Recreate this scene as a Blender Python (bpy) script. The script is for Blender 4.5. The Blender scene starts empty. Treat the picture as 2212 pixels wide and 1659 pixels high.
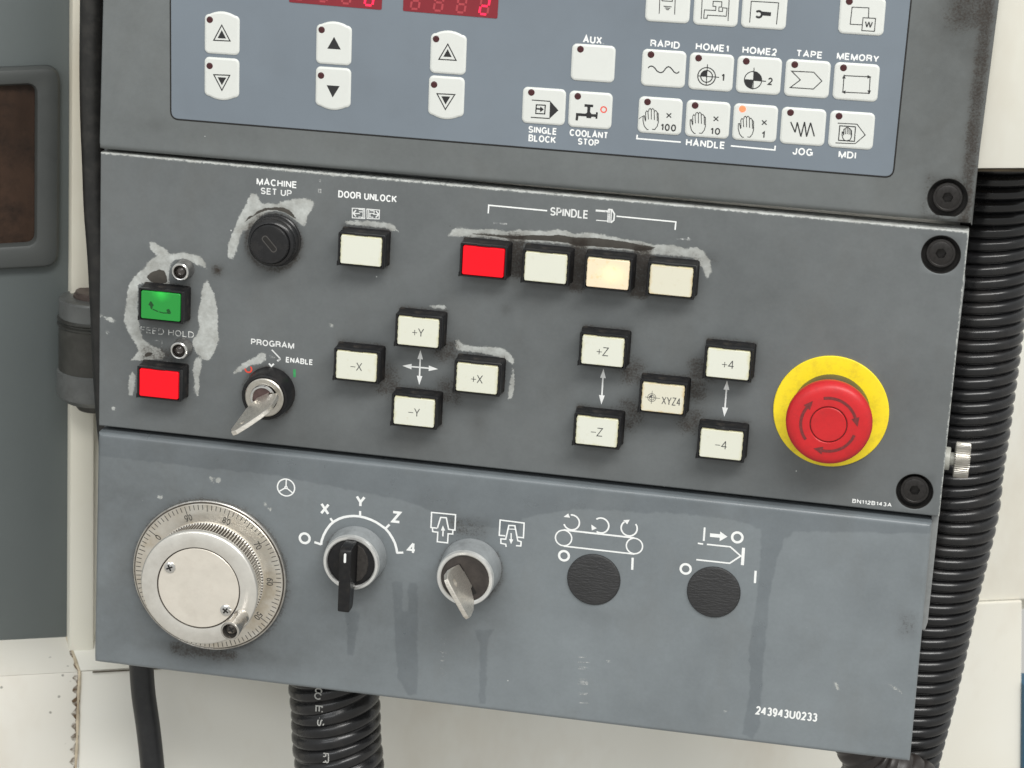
import bpy, math, random
import numpy as np
from mathutils import Matrix, Vector
random.seed(7); rng = np.random.default_rng(7)
sc = bpy.context.scene
COL = sc.collection
MM = 0.001
# ------------------------------------------------------------------ camera, world, lamps
# console frame: x right, y up, z out of the panel, in millimetres; world = (x, -z, y + 1200)
F = 5200.0; CX, CY = 1106.0, 829.5
RC = np.array([[0.98268579, -0.05426848, 0.17715411],
               [0.10151713, 0.95755278, -0.26979057],
               [-0.15499329, 0.28310353, 0.94648268]])
CAM = np.array([419.58, -252.416, -1187.557])
def W(p): return Vector((p[0]*MM, -p[2]*MM, p[1]*MM + 1.2))
def ray(vx, vy):
    d = RC.T @ np.array([(vx-CX)/F, (vy-CY)/F, 1.0])
    return np.array([d[0], -d[1], -d[2]])
CAML = np.array([CAM[0], -CAM[1], -CAM[2]])
def P3(vx, vy, z=0.0):
    d = ray(vx, vy); s = (z-CAML[2])/d[2]
    return CAML + d*s
def P(vx, vy, z=0.0):
    q = P3(vx, vy, z); return (q[0], q[1])
MD = np.array([0.9037, 0, -0.4282]); MN = np.array([0.4282, 0, 0.9037]); MA = np.array([0, 0, -112.0])
def PM(vx, vy, dep=0.0):
    d = ray(vx, vy); s = (MN @ MA + dep - MN @ CAML)/(MN @ d)
    return CAML + d*s
cam = bpy.data.cameras.new('camera'); co = bpy.data.objects.new('camera', cam); COL.objects.link(co)
right = np.array([RC[0][0], -RC[0][1], -RC[0][2]]); up = -np.array([RC[1][0], -RC[1][1], -RC[1][2]]); fw = np.array([RC[2][0], -RC[2][1], -RC[2][2]])
def wd(v): return Vector((v[0], -v[2], v[1]))
m = Matrix((wd(right), wd(up), -wd(fw))).transposed().to_4x4(); m.translation = W(CAML)
co.matrix_world = m
cam.sensor_width = 36; cam.lens = 36*F/2212; cam.clip_start = 0.05; cam.clip_end = 100
cam.dof.use_dof = True; cam.dof.focus_distance = 1.262; cam.dof.aperture_fstop = 20
sc.camera = co
w = bpy.data.worlds.new('World'); sc.world = w; w.use_nodes = True
nt = w.node_tree; bg = nt.nodes['Background']
tc = nt.nodes.new('ShaderNodeTexCoord'); sx = nt.nodes.new('ShaderNodeSeparateXYZ'); rp = nt.nodes.new('ShaderNodeValToRGB')
nt.links.new(tc.outputs['Generated'], sx.inputs[0])
mr = nt.nodes.new('ShaderNodeMapRange'); mr.inputs[1].default_value = -1; mr.inputs[2].default_value = 1
nt.links.new(sx.outputs[2], mr.inputs[0]); nt.links.new(mr.outputs[0], rp.inputs[0]); nt.links.new(rp.outputs[0], bg.inputs[0])
rp.color_ramp.elements[0].position = 0.2; rp.color_ramp.elements[0].color = (0.66, 0.645, 0.60, 1)
rp.color_ramp.elements[1].position = 0.85; rp.color_ramp.elements[1].color = (0.90, 0.93, 0.93, 1)
bg.inputs[1].default_value = 0.78
def area(name, loc, target, sx_, sy_, power, col):
    l = bpy.data.lights.new(name, 'AREA'); l.shape = 'RECTANGLE'; l.size = sx_; l.size_y = sy_; l.energy = power; l.color = col
    o = bpy.data.objects.new(name, l); COL.objects.link(o); o.location = loc
    o.rotation_euler = (Vector(target)-Vector(loc)).to_track_quat('-Z', 'Y').to_euler()
area('ceiling_tube_lamp', (1.1, -1.5, 3.0), (0.3, 0, 1.15), 2.4, 0.5, 66, (1.0, 0.985, 0.95))
area('ceiling_tube_lamp_far', (-0.9, -3.2, 2.8), (0.22, 0, 1.1), 2.4, 0.5, 20, (0.96, 0.98, 1.0))
sc.view_settings.view_transform = 'Standard'; sc.view_settings.look = 'None'; sc.view_settings.exposure = 0; sc.view_settings.gamma = 1

# ------------------------------------------------------------------ crop helpers (picture -> panel)
def T(c, r): return lambda x, y: (c*737.333 + x/3.0, r*553.0 + y/3.0)
def Z(ox, oy, s): return lambda x, y: ((ox + x/s)/1.8228, (oy + y/s)/1.8228)
def pts(f, L, z=0.0): return [P(*f(*q), z) for q in L]
V_ = lambda x, y: (x, y)

# ------------------------------------------------------------------ materials
MATS = {}
def rgb(r, g, b):
    f = lambda c: ((c/255)/12.92 if c/255 <= 0.04045 else (((c/255)+0.055)/1.055)**2.4)
    return (f(r), f(g), f(b), 1)
class N:
    def __init__(s, name):
        s.m = bpy.data.materials.new(name); s.m.use_nodes = True; s.t = s.m.node_tree
        s.b = s.t.nodes['Principled BSDF']; s.out = s.t.nodes['Material Output']
        s.tc = s.t.nodes.new('ShaderNodeTexCoord'); s.vec = s.tc.outputs['Object']
    def n(s, k): return s.t.nodes.new(k)
    def l(s, a, b): s.t.links.new(a, b)
    def noise(s, scale, detail=4, rough=0.6, vec=None, stretch=None):
        t = s.n('ShaderNodeTexNoise'); t.inputs['Scale'].default_value = scale; t.inputs['Detail'].default_value = detail; t.inputs['Roughness'].default_value = rough
        v = vec or s.vec
        if stretch:
            mp = s.n('ShaderNodeMapping'); mp.inputs['Scale'].default_value = stretch; s.l(v, mp.inputs[0]); v = mp.outputs[0]
        s.l(v, t.inputs['Vector']); return t.outputs['Fac']
    def math(s, op, a, b=None, c=None):
        t = s.n('ShaderNodeMath'); t.operation = op
        for i, x in enumerate((a, b, c)):
            if x is None: continue
            if isinstance(x, (int, float)): t.inputs[i].default_value = x
            else: s.l(x, t.inputs[i])
        return t.outputs[0]
    def mapr(s, v, a, b, c=0.0, d=1.0, smooth=False):
        t = s.n('ShaderNodeMapRange'); 
        if smooth: t.interpolation_type = 'SMOOTHSTEP'
        s.l(v, t.inputs[0])
        for i, x in enumerate((a, b, c, d)): t.inputs[i+1].default_value = x
        return t.outputs[0]
    def mix(s, fac, a, b, mode='MIX'):
        t = s.n('ShaderNodeMix'); t.data_type = 'RGBA'; t.blend_type = mode
        if isinstance(fac, (int, float)): t.inputs[0].default_value = fac
        else: s.l(fac, t.inputs[0])
        for i, x in ((6, a), (7, b)):
            if isinstance(x, tuple): t.inputs[i].default_value = x
            else: s.l(x, t.inputs[i])
        return t.outputs[2]
    def attr(s, name):
        t = s.n('ShaderNodeAttribute'); t.attribute_name = name; return t.outputs['Fac']
    def bump(s, h, strength=0.2, dist=0.0002):
        t = s.n('ShaderNodeBump'); t.inputs['Strength'].default_value = strength; t.inputs['Distance'].default_value = dist
        s.l(h, t.inputs['Height']); s.l(t.outputs[0], s.b.inputs['Normal'])
    def color(s, c): 
        if isinstance(c, tuple): s.b.inputs['Base Color'].default_value = c
        else: s.l(c, s.b.inputs['Base Color'])
def plain(name, c, rough=0.5, metal=0.0, var=0.12, vs=300, bump=0.0, bs=1500, stretch=None, c2=None, emit=None, es=0.0, dirt=0.0, coat=0.0, spec=0.5, dcol=(0.02, 0.016, 0.012, 1), ds=120, bd=0.0002):
    if name in MATS: return MATS[name]
    k = N(name)
    dark = c2 or tuple(x*(1-var) for x in c[:3])+(1,); lite = tuple(min(1, x*(1+var)) for x in c[:3])+(1,)
    col = k.mix(k.mapr(k.noise(vs, 5, stretch=stretch), 0.3, 0.7), dark, lite)
    if dirt:
        d = k.math('MULTIPLY', k.mapr(k.noise(ds, 6, 0.7), 0.48, 0.72), dirt)
        col = k.mix(d, col, dcol)
        k.l(k.math('ADD', k.math('MULTIPLY', d, 0.3), rough), k.b.inputs['Roughness'])
    else: k.b.inputs['Roughness'].default_value = rough
    k.color(col); k.b.inputs['Metallic'].default_value = metal; k.b.inputs['Specular IOR Level'].default_value = spec
    k.b.inputs['Coat Weight'].default_value = coat
    if bump: k.bump(k.noise(bs, 3, stretch=stretch), bump, bd)
    if emit: k.b.inputs['Emission Color'].default_value = emit; k.b.inputs['Emission Strength'].default_value = es
    MATS[name] = k.m; return k.m
def paint(name, base, streaky=0.0, grimecol=(0.022, 0.017, 0.013, 1), blotch=0.12, rough=0.42):
    k = N(name)
    n1 = k.noise(14, 6, 0.62); n2 = k.noise(90, 5, 0.6); n3 = k.noise(500, 3)
    v = k.math('ADD', k.math('MULTIPLY', k.mapr(n1, 0.3, 0.7, -1, 1), blotch), k.math('MULTIPLY', k.mapr(n2, 0.3, 0.7, -1, 1), blotch*0.35))
    v = k.math('ADD', v, k.math('MULTIPLY', k.mapr(n3, 0.3, 0.7, -1, 1), 0.03))
    br = k.math('ADD', v, 1.0)
    cb = k.n('ShaderNodeCombineColor'); [k.l(br, cb.inputs[i]) for i in range(3)]
    col = k.mix(1.0, base, cb.outputs[0], 'MULTIPLY')
    # brownish handling smears
    smear = k.math('MULTIPLY', k.mapr(k.noise(28, 5, 0.7, stretch=(1, 0.6, 1)), 0.5, 0.75), 0.35)
    col = k.mix(smear, col, tuple(x*f for x, f in zip(base[:3], (0.86, 0.80, 0.74)))+(1,))
    st = k.math('ADD', k.attr('stain'), k.math('MULTIPLY', k.math('SUBTRACT', k.noise(160, 5, 0.65), 0.5), 4.0))
    stm = k.mapr(st, -0.3, 1.1, 0.0, 1.0, True)
    col = k.mix(k.math('MULTIPLY', stm, k.mapr(k.noise(30, 5, 0.65), 0.3, 0.7, 0.55, 1.0)), col, (0.76, 0.77, 0.785, 1), 'MULTIPLY')
    smu = k.attr('smudge_shade')  # smudges and painted soft shade share this mask
    col = k.mix(k.math('MULTIPLY', smu, k.mapr(k.noise(55, 5, 0.65), 0.25, 0.7, 0.35, 1.0)), col, (0.50, 0.48, 0.46, 1), 'MULTIPLY')
    # primer showing where the paint has been rubbed off
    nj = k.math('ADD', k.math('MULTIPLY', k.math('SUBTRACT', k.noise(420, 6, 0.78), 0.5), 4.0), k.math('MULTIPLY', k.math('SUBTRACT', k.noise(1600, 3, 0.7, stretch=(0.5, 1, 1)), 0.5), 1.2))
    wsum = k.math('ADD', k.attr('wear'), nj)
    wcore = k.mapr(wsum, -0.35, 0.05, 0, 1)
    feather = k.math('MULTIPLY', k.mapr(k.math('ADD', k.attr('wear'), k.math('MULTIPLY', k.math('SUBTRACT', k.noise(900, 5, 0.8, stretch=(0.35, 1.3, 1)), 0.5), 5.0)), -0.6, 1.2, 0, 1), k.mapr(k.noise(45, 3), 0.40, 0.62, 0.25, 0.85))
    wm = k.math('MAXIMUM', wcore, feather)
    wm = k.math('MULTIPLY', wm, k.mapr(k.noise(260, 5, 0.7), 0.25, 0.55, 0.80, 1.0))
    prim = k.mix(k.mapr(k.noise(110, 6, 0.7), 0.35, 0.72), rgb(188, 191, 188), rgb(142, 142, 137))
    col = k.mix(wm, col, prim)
    bm_ = k.mapr(k.math('ADD', k.attr('bare'), k.math('MULTIPLY', nj, 0.35)), -0.06, 0.16, 0, 1)
    col = k.mix(bm_, col, k.mix(k.noise(300, 3), rgb(54, 51, 46), rgb(78, 74, 68)))
    # crumbs of dried coolant
    g = k.attr('grime_shade')
    sp = k.math('ADD', k.math('MULTIPLY', k.noise(900, 4, 0.75), 0.75), k.math('MULTIPLY', k.noise(240, 3, 0.6), 0.35))
    gm = k.mapr(k.math('ADD', k.math('MULTIPLY', g, 0.22), sp), 0.64, 0.84, 0, 1)
    gm = k.math('MULTIPLY', gm, k.mapr(g, 0.05, 0.5, 0, 0.82))
    col = k.mix(gm, col, k.mix(k.noise(700, 2), grimecol, (0.05, 0.032, 0.02, 1)))
    col = k.mix(k.math('MULTIPLY', g, 0.62), col, (0.34, 0.31, 0.28, 1), 'MULTIPLY')  # smooth darkening: dirt plus contact shade painted close to the controls
    # little chips
    vo = k.n('ShaderNodeTexVoronoi'); vo.inputs['Scale'].default_value = 60; vo.inputs['Randomness'].default_value = 1; k.l(k.vec, vo.inputs['Vector'])
    chip = k.math('MULTIPLY', k.mapr(vo.outputs['Distance'], 0.016, 0.028, 1, 0), k.mapr(vo.outputs['Color'], 0.62, 0.66, 0, 1))
    col = k.mix(chip, col, rgb(200, 202, 200))
    # faint hairline scratches
    sc1 = k.mapr(k.noise(60, 8, 0.8, stretch=(0.25, 4, 1)), 0.735, 0.76, 0, 0.35)
    col = k.mix(sc1, col, tuple(min(1, x*2.0) for x in base[:3])+(1,))
    k.color(col)
    r = k.math('ADD', k.mapr(n2, 0.3, 0.7, rough-0.05, rough+0.08), k.math('MULTIPLY', wm, 0.12))
    r = k.math('ADD', r, k.math('MULTIPLY', gm, 0.3)); r = k.math('SUBTRACT', r, k.math('MULTIPLY', stm, 0.07))
    k.l(r, k.b.inputs['Roughness']); k.b.inputs['Specular IOR Level'].default_value = 0.5
    h = k.math('ADD', k.math('MULTIPLY', k.noise(1400, 3), 0.5), k.math('ADD', k.math('MULTIPLY', wm, -0.9), k.math('MULTIPLY', gm, 1.6)))
    h = k.math('SUBTRACT', h, k.math('MULTIPLY', bm_, 0.5))
    k.bump(h, 0.35, 0.00012)
    return k.m
M_MID = paint('dark_grey_enamel', (0.124, 0.134, 0.137, 1))
M_LOW = paint('blue_grey_enamel', (0.184, 0.206, 0.219, 1), blotch=0.10, rough=0.38)
M_UP = paint('bezel_grey_enamel', (0.135, 0.146, 0.147, 1), blotch=0.10)
M_MEMB = plain('membrane_blue_grey', rgb(114, 123, 132), 0.40, var=0.09, vs=7, bump=0.06, dirt=0.10, ds=25, dcol=(0.10, 0.105, 0.11, 1))
M_KEY = plain('membrane_white', (0.64, 0.655, 0.625, 1), 0.35, var=0.02, vs=90, dirt=0.05, dcol=(0.35, 0.32, 0.28, 1), bump=0.04)
M_INKW = plain('white_print', (0.82, 0.83, 0.82, 1), 0.5, var=0.05)
M_INKK = plain('black_print', (0.018, 0.018, 0.019, 1), 0.45)
M_INKR = plain('red_print', (0.75, 0.07, 0.04, 1), 0.5)
M_INKG = plain('green_print', (0.04, 0.32, 0.10, 1), 0.5)
def worn_ink(name, lo, hi, sc_=350, col=(0.72, 0.73, 0.72, 1)):
    k = N(name); k.color(col); k.b.inputs['Roughness'].default_value = 0.55
    a = k.mapr(k.math('ADD', k.math('MULTIPLY', k.noise(sc_, 5, 0.75), 0.6), k.math('MULTIPLY', k.noise(70, 2), 0.4)), lo, hi, 0, 1)
    k.l(a, k.b.inputs['Alpha']); return k.m
M_WORN1 = worn_ink('worn_white_print', 0.34, 0.43)
M_WORN2 = worn_ink('very_worn_white_print', 0.44, 0.60, 500, (0.55, 0.56, 0.55, 1))
M_BLK = plain('black_plastic', (0.010, 0.010, 0.011, 1), 0.36, var=0.2, dirt=0.3, dcol=(0.05, 0.042, 0.035, 1), bump=0.15, bs=2500, spec=0.3)
M_HOUS = plain('button_housing_plastic', (0.011, 0.011, 0.012, 1), 0.5, var=0.3, dirt=0.7, dcol=(0.060, 0.052, 0.044, 1), bump=0.35, bs=2200, ds=200, spec=0.22)
M_FACE = plain('button_frame_black', (0.007, 0.007, 0.008, 1), 0.28, var=0.2, bump=0.05)
M_BOLT = plain('black_oxide_steel', (0.030, 0.028, 0.027, 1), 0.42, 0.55, var=0.25, vs=600, bump=0.2, dirt=0.3)
M_HOLE = plain('recess_black', (0.008, 0.007, 0.006, 1), 0.7)
M_CHR = plain('chrome', (0.72, 0.71, 0.69, 1), 0.16, 1.0, var=0.08)
M_NICK = plain('nickel_plate', (0.62, 0.59, 0.53, 1), 0.34, 1.0, var=0.12, vs=500, bump=0.1, dirt=0.25, dcol=(0.16, 0.12, 0.08, 1))
M_KEYM = plain('key_brass_nickel', (0.78, 0.74, 0.67, 1), 0.30, 0.85, var=0.18, vs=400, bump=0.2, bs=1200, dirt=0.3, dcol=(0.18, 0.13, 0.08, 1), stretch=(1, 6, 1))
M_ALU = plain('satin_aluminium', (0.80, 0.775, 0.72, 1), 0.30, 0.75, var=0.05, vs=200, bump=0.06, dirt=0.22, dcol=(0.30, 0.25, 0.19, 1), ds=60)
M_ALU2 = plain('satin_aluminium_face', (0.76, 0.71, 0.63, 1), 0.42, 0.45, var=0.04, vs=120, bump=0.05, dirt=0.16, dcol=(0.34, 0.28, 0.22, 1), ds=90)
M_COLL = plain('grey_die_cast_collar', (0.36, 0.38, 0.39, 1), 0.36, 0.35, var=0.10, dirt=0.25)
M_RING = plain('bright_collar_rim', (0.80, 0.80, 0.78, 1), 0.28, 0.7, var=0.06, dirt=0.12, dcol=(0.3, 0.25, 0.2, 1))
M_YEL = plain('yellow_plastic_disc', (0.93, 0.72, 0.02, 1), 0.42, var=0.03, vs=60, dirt=0.42, dcol=(0.42, 0.30, 0.03, 1), ds=150)
M_RED = plain('red_plastic_head', (0.55, 0.020, 0.024, 1), 0.36, spec=0.35, var=0.10, vs=80, bump=0.12, dirt=0.30, dcol=(0.22, 0.02, 0.02, 1), ds=170)
M_REDG = plain('dark_red_groove', (0.16, 0.022, 0.022, 1), 0.6, var=0.3, vs=700)  # dark red for the engraved ring and arrows
M_LENSR = plain('red_lens', (0.80, 0.006, 0.014, 1), 0.42, var=0.06, spec=0.22, emit=(1, 0.005, 0.02, 1), es=0.16, bump=0.05)
def ivory(name, base, edge, amt):
    k = N(name); sp = k.n('ShaderNodeSeparateXYZ'); k.l(k.vec, sp.inputs[0])
    ex_ = k.math('DIVIDE', k.math('ABSOLUTE', sp.outputs[0]), 0.01075); ey_ = k.math('DIVIDE', k.math('ABSOLUTE', sp.outputs[1]), 0.00755)
    oi = k.n('ShaderNodeObjectInfo'); off = k.n('ShaderNodeVectorMath'); off.operation = 'ADD'
    cbx = k.n('ShaderNodeCombineXYZ'); k.l(k.math('MULTIPLY', oi.outputs['Random'], 3.0), cbx.inputs[0]); k.l(k.vec, off.inputs[0]); k.l(cbx.outputs[0], off.inputs[1]); v = off.outputs[0]
    e = k.math('ADD', k.math('MAXIMUM', ex_, ey_), k.math('MULTIPLY', k.math('SUBTRACT', k.noise(160, 5, 0.7, vec=v), 0.5), 0.5))
    m_ = k.math('MULTIPLY', k.mapr(e, 0.86, 1.06, 0, 1, True), amt)
    col = k.mix(m_, base, edge)
    col = k.mix(k.math('MULTIPLY', k.mapr(k.noise(210, 5, 0.72, vec=v), 0.60, 0.74), 0.35), col, tuple(x*f for x, f in zip(base[:3], (0.72, 0.62, 0.46)))+(1,))
    col = k.mix(k.mapr(k.noise(700, 4, 0.8, vec=v), 0.74, 0.78, 0, 0.6), col, (0.12, 0.10, 0.08, 1))
    col = k.mix(k.math('MULTIPLY', oi.outputs['Random'], 0.5), col, tuple(x*f for x, f in zip(base[:3], (0.97, 0.95, 0.88)))+(1,))
    k.color(col); k.l(k.mapr(k.noise(90, 4, vec=v), 0.3, 0.7, 0.28, 0.5), k.b.inputs['Roughness']); k.bump(k.noise(900, 3, vec=v), 0.08, 0.0001)
    return k.m
M_LENSW = ivory('ivory_lens', (0.68, 0.69, 0.61, 1), (0.58, 0.56, 0.34, 1), 0.75)
def lens_lit(name, base, glow, center, rad, es, dirtc=None):
    k = N(name)
    sub = k.n('ShaderNodeVectorMath'); sub.operation = 'SUBTRACT'; k.l(k.vec, sub.inputs[0]); sub.inputs[1].default_value = (center[0]*MM, center[1]*MM, 0)
    sp = k.n('ShaderNodeSeparateXYZ'); k.l(sub.outputs[0], sp.inputs[0])
    d = k.math('SQRT', k.math('ADD', k.math('POWER', sp.outputs[0], 2.0), k.math('POWER', k.math('MULTIPLY', sp.outputs[1], 1.3), 2.0)))
    g = k.mapr(k.math('ADD', d, k.math('MULTIPLY', k.noise(180, 4), 0.004)), 0.0, rad*MM, 1, 0, True)
    col = base
    if dirtc: col = k.mix(k.math('MULTIPLY', k.mapr(k.noise(260, 5, 0.7), 0.55, 0.7), 0.7), base, dirtc)
    k.color(col); k.b.inputs['Roughness'].default_value = 0.35
    k.b.inputs['Emission Color'].default_value = glow; k.l(k.math('MULTIPLY', g, es), k.b.inputs['Emission Strength'])
    return k.m
M_LENSG = lens_lit('green_lens', (0.016, 0.27, 0.040, 1), (0.05, 1, 0.10, 1), (0, 7), 9, 0.42)
M_LENSY = lens_lit('amber_lit_lens', (0.86, 0.70, 0.50, 1), (1, 0.72, 0.20, 1), (2, 0), 12, 0.42, (0.80, 0.55, 0.25, 1))
M_LENSI = ivory('aged_ivory_lens', (0.67, 0.65, 0.54, 1), (0.60, 0.45, 0.22, 1), 1.0)
M_LEDOFF = plain('dark_red_lamp', (0.055, 0.012, 0.014, 1), 0.35)
M_LEDON = plain('lit_red_lamp', (0.9, 0.15, 0.08, 1), 0.3, emit=(1, 0.16, 0.06, 1), es=1.3)
M_DISP = plain('red_display_filter', (0.17, 0.018, 0.026, 1), 0.22, var=0.10, vs=40, emit=(1, 0.02, 0.04, 1), es=0.05)
M_SEG0 = plain('unlit_segment', (0.34, 0.05, 0.06, 1), 0.3, emit=(1, 0.05, 0.08, 1), es=0.06)
M_SEG1 = plain('lit_segment', (0.9, 0.02, 0.06, 1), 0.3, emit=(1, 0.012, 0.07, 1), es=1.1)
M_RUB = plain('conduit_black', (0.010, 0.010, 0.011, 1), 0.26, var=0.2, vs=200, dirt=0.22, dcol=(0.05, 0.042, 0.036, 1), bump=0.05, bs=500, ds=50)
M_HOSE = plain('dusty_black_hose', (0.014, 0.0135, 0.0125, 1), 0.45, var=0.3, vs=120, dirt=0.3, dcol=(0.06, 0.054, 0.046, 1), bump=0.3, bs=700)
M_CABL = plain('black_cable_sheath', (0.012, 0.0125, 0.014, 1), 0.42, var=0.15, dirt=0.2, dcol=(0.05, 0.05, 0.045, 1))
M_PLUG = plain('black_leathery_plug', (0.026, 0.026, 0.027, 1), 0.55, var=0.15, bump=1.0, bs=750, stretch=(0.35, 1.2, 1), bd=0.0006)
M_PIV = plain('greasy_pivot_steel', (0.055, 0.054, 0.048, 1), 0.42, 0.25, var=0.25, vs=60, dirt=0.75, dcol=(0.028, 0.026, 0.022, 1), ds=40, bump=0.15)
M_PIV2 = plain('grey_pivot_cap', (0.12, 0.125, 0.122, 1), 0.4, 0.2, var=0.15, vs=60, dirt=0.55, dcol=(0.035, 0.03, 0.026, 1), ds=50)
M_RUST = plain('rusty_washer', (0.11, 0.085, 0.075, 1), 0.5, 0.4, var=0.2, dirt=0.4)
def cream(name, base, spots=0.0, seamy=0.0):
    k = N(name)
    col = k.mix(k.mapr(k.noise(3.2, 5, 0.6), 0.3, 0.7), base, tuple(x*f for x, f in zip(base[:3], (0.93, 0.90, 0.84)))+(1,))
    col = k.mix(k.math('MULTIPLY', k.mapr(k.noise(9, 5, 0.7, stretch=(1, 0.5, 1)), 0.5, 0.75), 0.30), col, (0.62, 0.50, 0.38, 1), 'MULTIPLY')
    if spots:
        vo = k.n('ShaderNodeTexVoronoi'); vo.inputs['Scale'].default_value = 130; k.l(k.vec, vo.inputs['Vector'])
        s_ = k.math('MULTIPLY', k.mapr(k.math('ADD', vo.outputs['Distance'], k.math('MULTIPLY', k.noise(600), 0.12)), 0.14, 0.20, 1, 0), k.mapr(k.noise(40, 3), 0.52, 0.58, 0, spots))
        col = k.mix(s_, col, (0.05, 0.05, 0.035, 1))
    k.color(col); k.b.inputs['Roughness'].default_value = 0.4
    k.bump(k.noise(300, 3), 0.12)
    return k.m
M_CRM = cream('cream_enamel', (0.86, 0.85, 0.79, 1))
M_CRM2 = cream('cream_enamel_spotted', (0.72, 0.70, 0.64, 1), 0.6)
M_POST = cream('cream_enamel_post', (0.80, 0.785, 0.70, 1))
M_DOOR = plain('door_grey_enamel', (0.108, 0.124, 0.124, 1), 0.45, var=0.10, vs=5, bump=0.1, dirt=0.15, ds=20, dcol=(0.06, 0.065, 0.065, 1))
M_FRAME = plain('window_gasket_grey', (0.062, 0.067, 0.065, 1), 0.4, var=0.2, vs=30, dirt=0.35, ds=30, dcol=(0.035, 0.035, 0.032, 1), bump=0.2, bs=500)
M_GLASS = plain('coolant_stained_glass', (0.046, 0.026, 0.017, 1), 0.45, var=0.4, vs=30, dirt=0.8, ds=60, dcol=(0.012, 0.009, 0.007, 1), spec=0.2, stretch=(1, 0.5, 1))
M_GUNK = plain('brown_seam_gunk', (0.36, 0.24, 0.12, 1), 0.6, var=0.5, vs=90, dirt=0.95, ds=70, dcol=(0.03, 0.018, 0.01, 1), bump=0.5, bs=500)
M_BLUE = plain('blue_edge_enamel', (0.02, 0.09, 0.16, 1), 0.4)
M_PRINTC = plain('conduit_print', (0.42, 0.42, 0.40, 1), 0.5)

# ------------------------------------------------------------------ objects
ABS = {}
GS = 1.0   # size factor of the control being built
def obj(name, me, mat, parent=None, at=(0, 0, 0), label=None, base=None):
    """me: (verts in mm relative to `at`, faces) or a Mesh; `at`: absolute console-frame position in mm"""
    if not isinstance(me, bpy.types.Mesh):
        v, f = me[0], me[1]
        M = bpy.data.meshes.new(name); M.from_pydata([(a*MM*GS, b*MM*GS, c*MM*GS) for a, b, c in v], [], f); M.update()
        mats = mat if isinstance(mat, (list, tuple)) else [mat]
        for q in mats: M.materials.append(q)
        if len(me) > 2 and me[2] is not None:
            M.polygons.foreach_set('material_index', me[2])
        M.shade_smooth(); M.set_sharp_from_angle(angle=math.radians(32))
        if any(len(q) > 4 for q in f):
            sm_ = np.array([len(q) <= 4 for q in f]); M.polygons.foreach_set('use_smooth', sm_)
        me = M
    o = bpy.data.objects.new(name, me); COL.objects.link(o)
    ABS[o.name] = np.array(at, float)
    if parent:
        o.parent = parent; o.location = Vector((np.array(at)-ABS[parent.name])*MM)
    else:
        o.rotation_euler = (math.pi/2, 0, 0); o.location = W(at)
    if label: o['label'] = label
    return o
def thing(name, label, cat, at, group=None, kind=None):
    o = bpy.data.objects.new(name, None); COL.objects.link(o); o.empty_display_size = 0.02
    o.rotation_euler = (math.pi/2, 0, 0); o.location = W(at); ABS[o.name] = np.array(at, float)
    o['label'] = label
    if cat: o['category'] = cat
    if group: o['group'] = group
    if kind: o['kind'] = kind
    return o
def tag(o, label, cat, group=None, kind=None):
    o['label'] = label
    if cat: o['category'] = cat
    if group: o['group'] = group
    if kind: o['kind'] = kind
    return o
def part(name, parent, at=(0, 0, 0), label=None):
    o = bpy.data.objects.new(name, None); COL.objects.link(o); o.empty_display_size = 0.005
    ABS[o.name] = np.array(at, float); o.parent = parent; o.location = Vector((np.array(at)-ABS[parent.name])*MM)
    if label: o['label'] = label
    return o
def layer(*ms): return join(*[([(a, b, c+0.009*i) for a, b, c in g[0]],)+tuple(g[1:]) for i, g in enumerate(ms)])
def join(*ms):
    v, f, mi = [], [], []
    for i, g in enumerate(ms):
        n = len(v); v += list(g[0]); f += [tuple(a+n for a in q) for q in g[1]]
        mi += (g[2] if len(g) > 2 and g[2] is not None else [0]*len(g[1]))
    return v, f, mi
def setm(g, i): return g[0], g[1], [i]*len(g[1])
def shift(g, d): return ([(a+d[0], b+d[1], c+d[2]) for a, b, c in g[0]],)+tuple(g[1:])
def ccw(p):
    a = sum(p[i][0]*p[(i+1) % len(p)][1]-p[(i+1) % len(p)][0]*p[i][1] for i in range(len(p)))
    return list(p) if a > 0 else list(p)[::-1]
def inset(p, d):
    n = len(p); out = []
    for i in range(n):
        a, b, c = np.array(p[i-1][:2]), np.array(p[i][:2]), np.array(p[(i+1) % n][:2])
        e1 = b-a; e2 = c-b; e1 = e1/(np.linalg.norm(e1)+1e-12); e2 = e2/(np.linalg.norm(e2)+1e-12)
        n1 = np.array([-e1[1], e1[0]]); n2 = np.array([-e2[1], e2[0]]); mm = n1+n2; q = mm@n1
        out.append(tuple(b+mm*(d/max(q, 0.3))))
    return out
def prism(p, rings, cap=True, bottom=False):
    p = ccw(p); n = len(p); v, f = [], []
    for d, z in rings:
        v += [(x, y, z) for x, y in (inset(p, d) if d else p)]
    for k in range(len(rings)-1):
        for i in range(n):
            j = (i+1) % n; f.append((k*n+i, k*n+j, (k+1)*n+j, (k+1)*n+i))
    if cap: f.append(tuple(range((len(rings)-1)*n, len(rings)*n)))
    if bottom: f.append(tuple(range(n))[::-1])
    return v, f
def rrect(w_, h_, r, n=5, c=(0, 0)):
    out = []
    for k, (sx_, sy_) in enumerate(((1, 1), (-1, 1), (-1, -1), (1, -1))):
        for i in range(n+1):
            a = math.pi/2*(k+i/n); out.append((c[0]+sx_*(w_/2-r)+r*math.cos(a), c[1]+sy_*(h_/2-r)+r*math.sin(a)))
    return out
def circ(r, n=48, c=(0, 0)): return [(c[0]+r*math.cos(2*math.pi*i/n), c[1]+r*math.sin(2*math.pi*i/n)) for i in range(n)]
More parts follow.
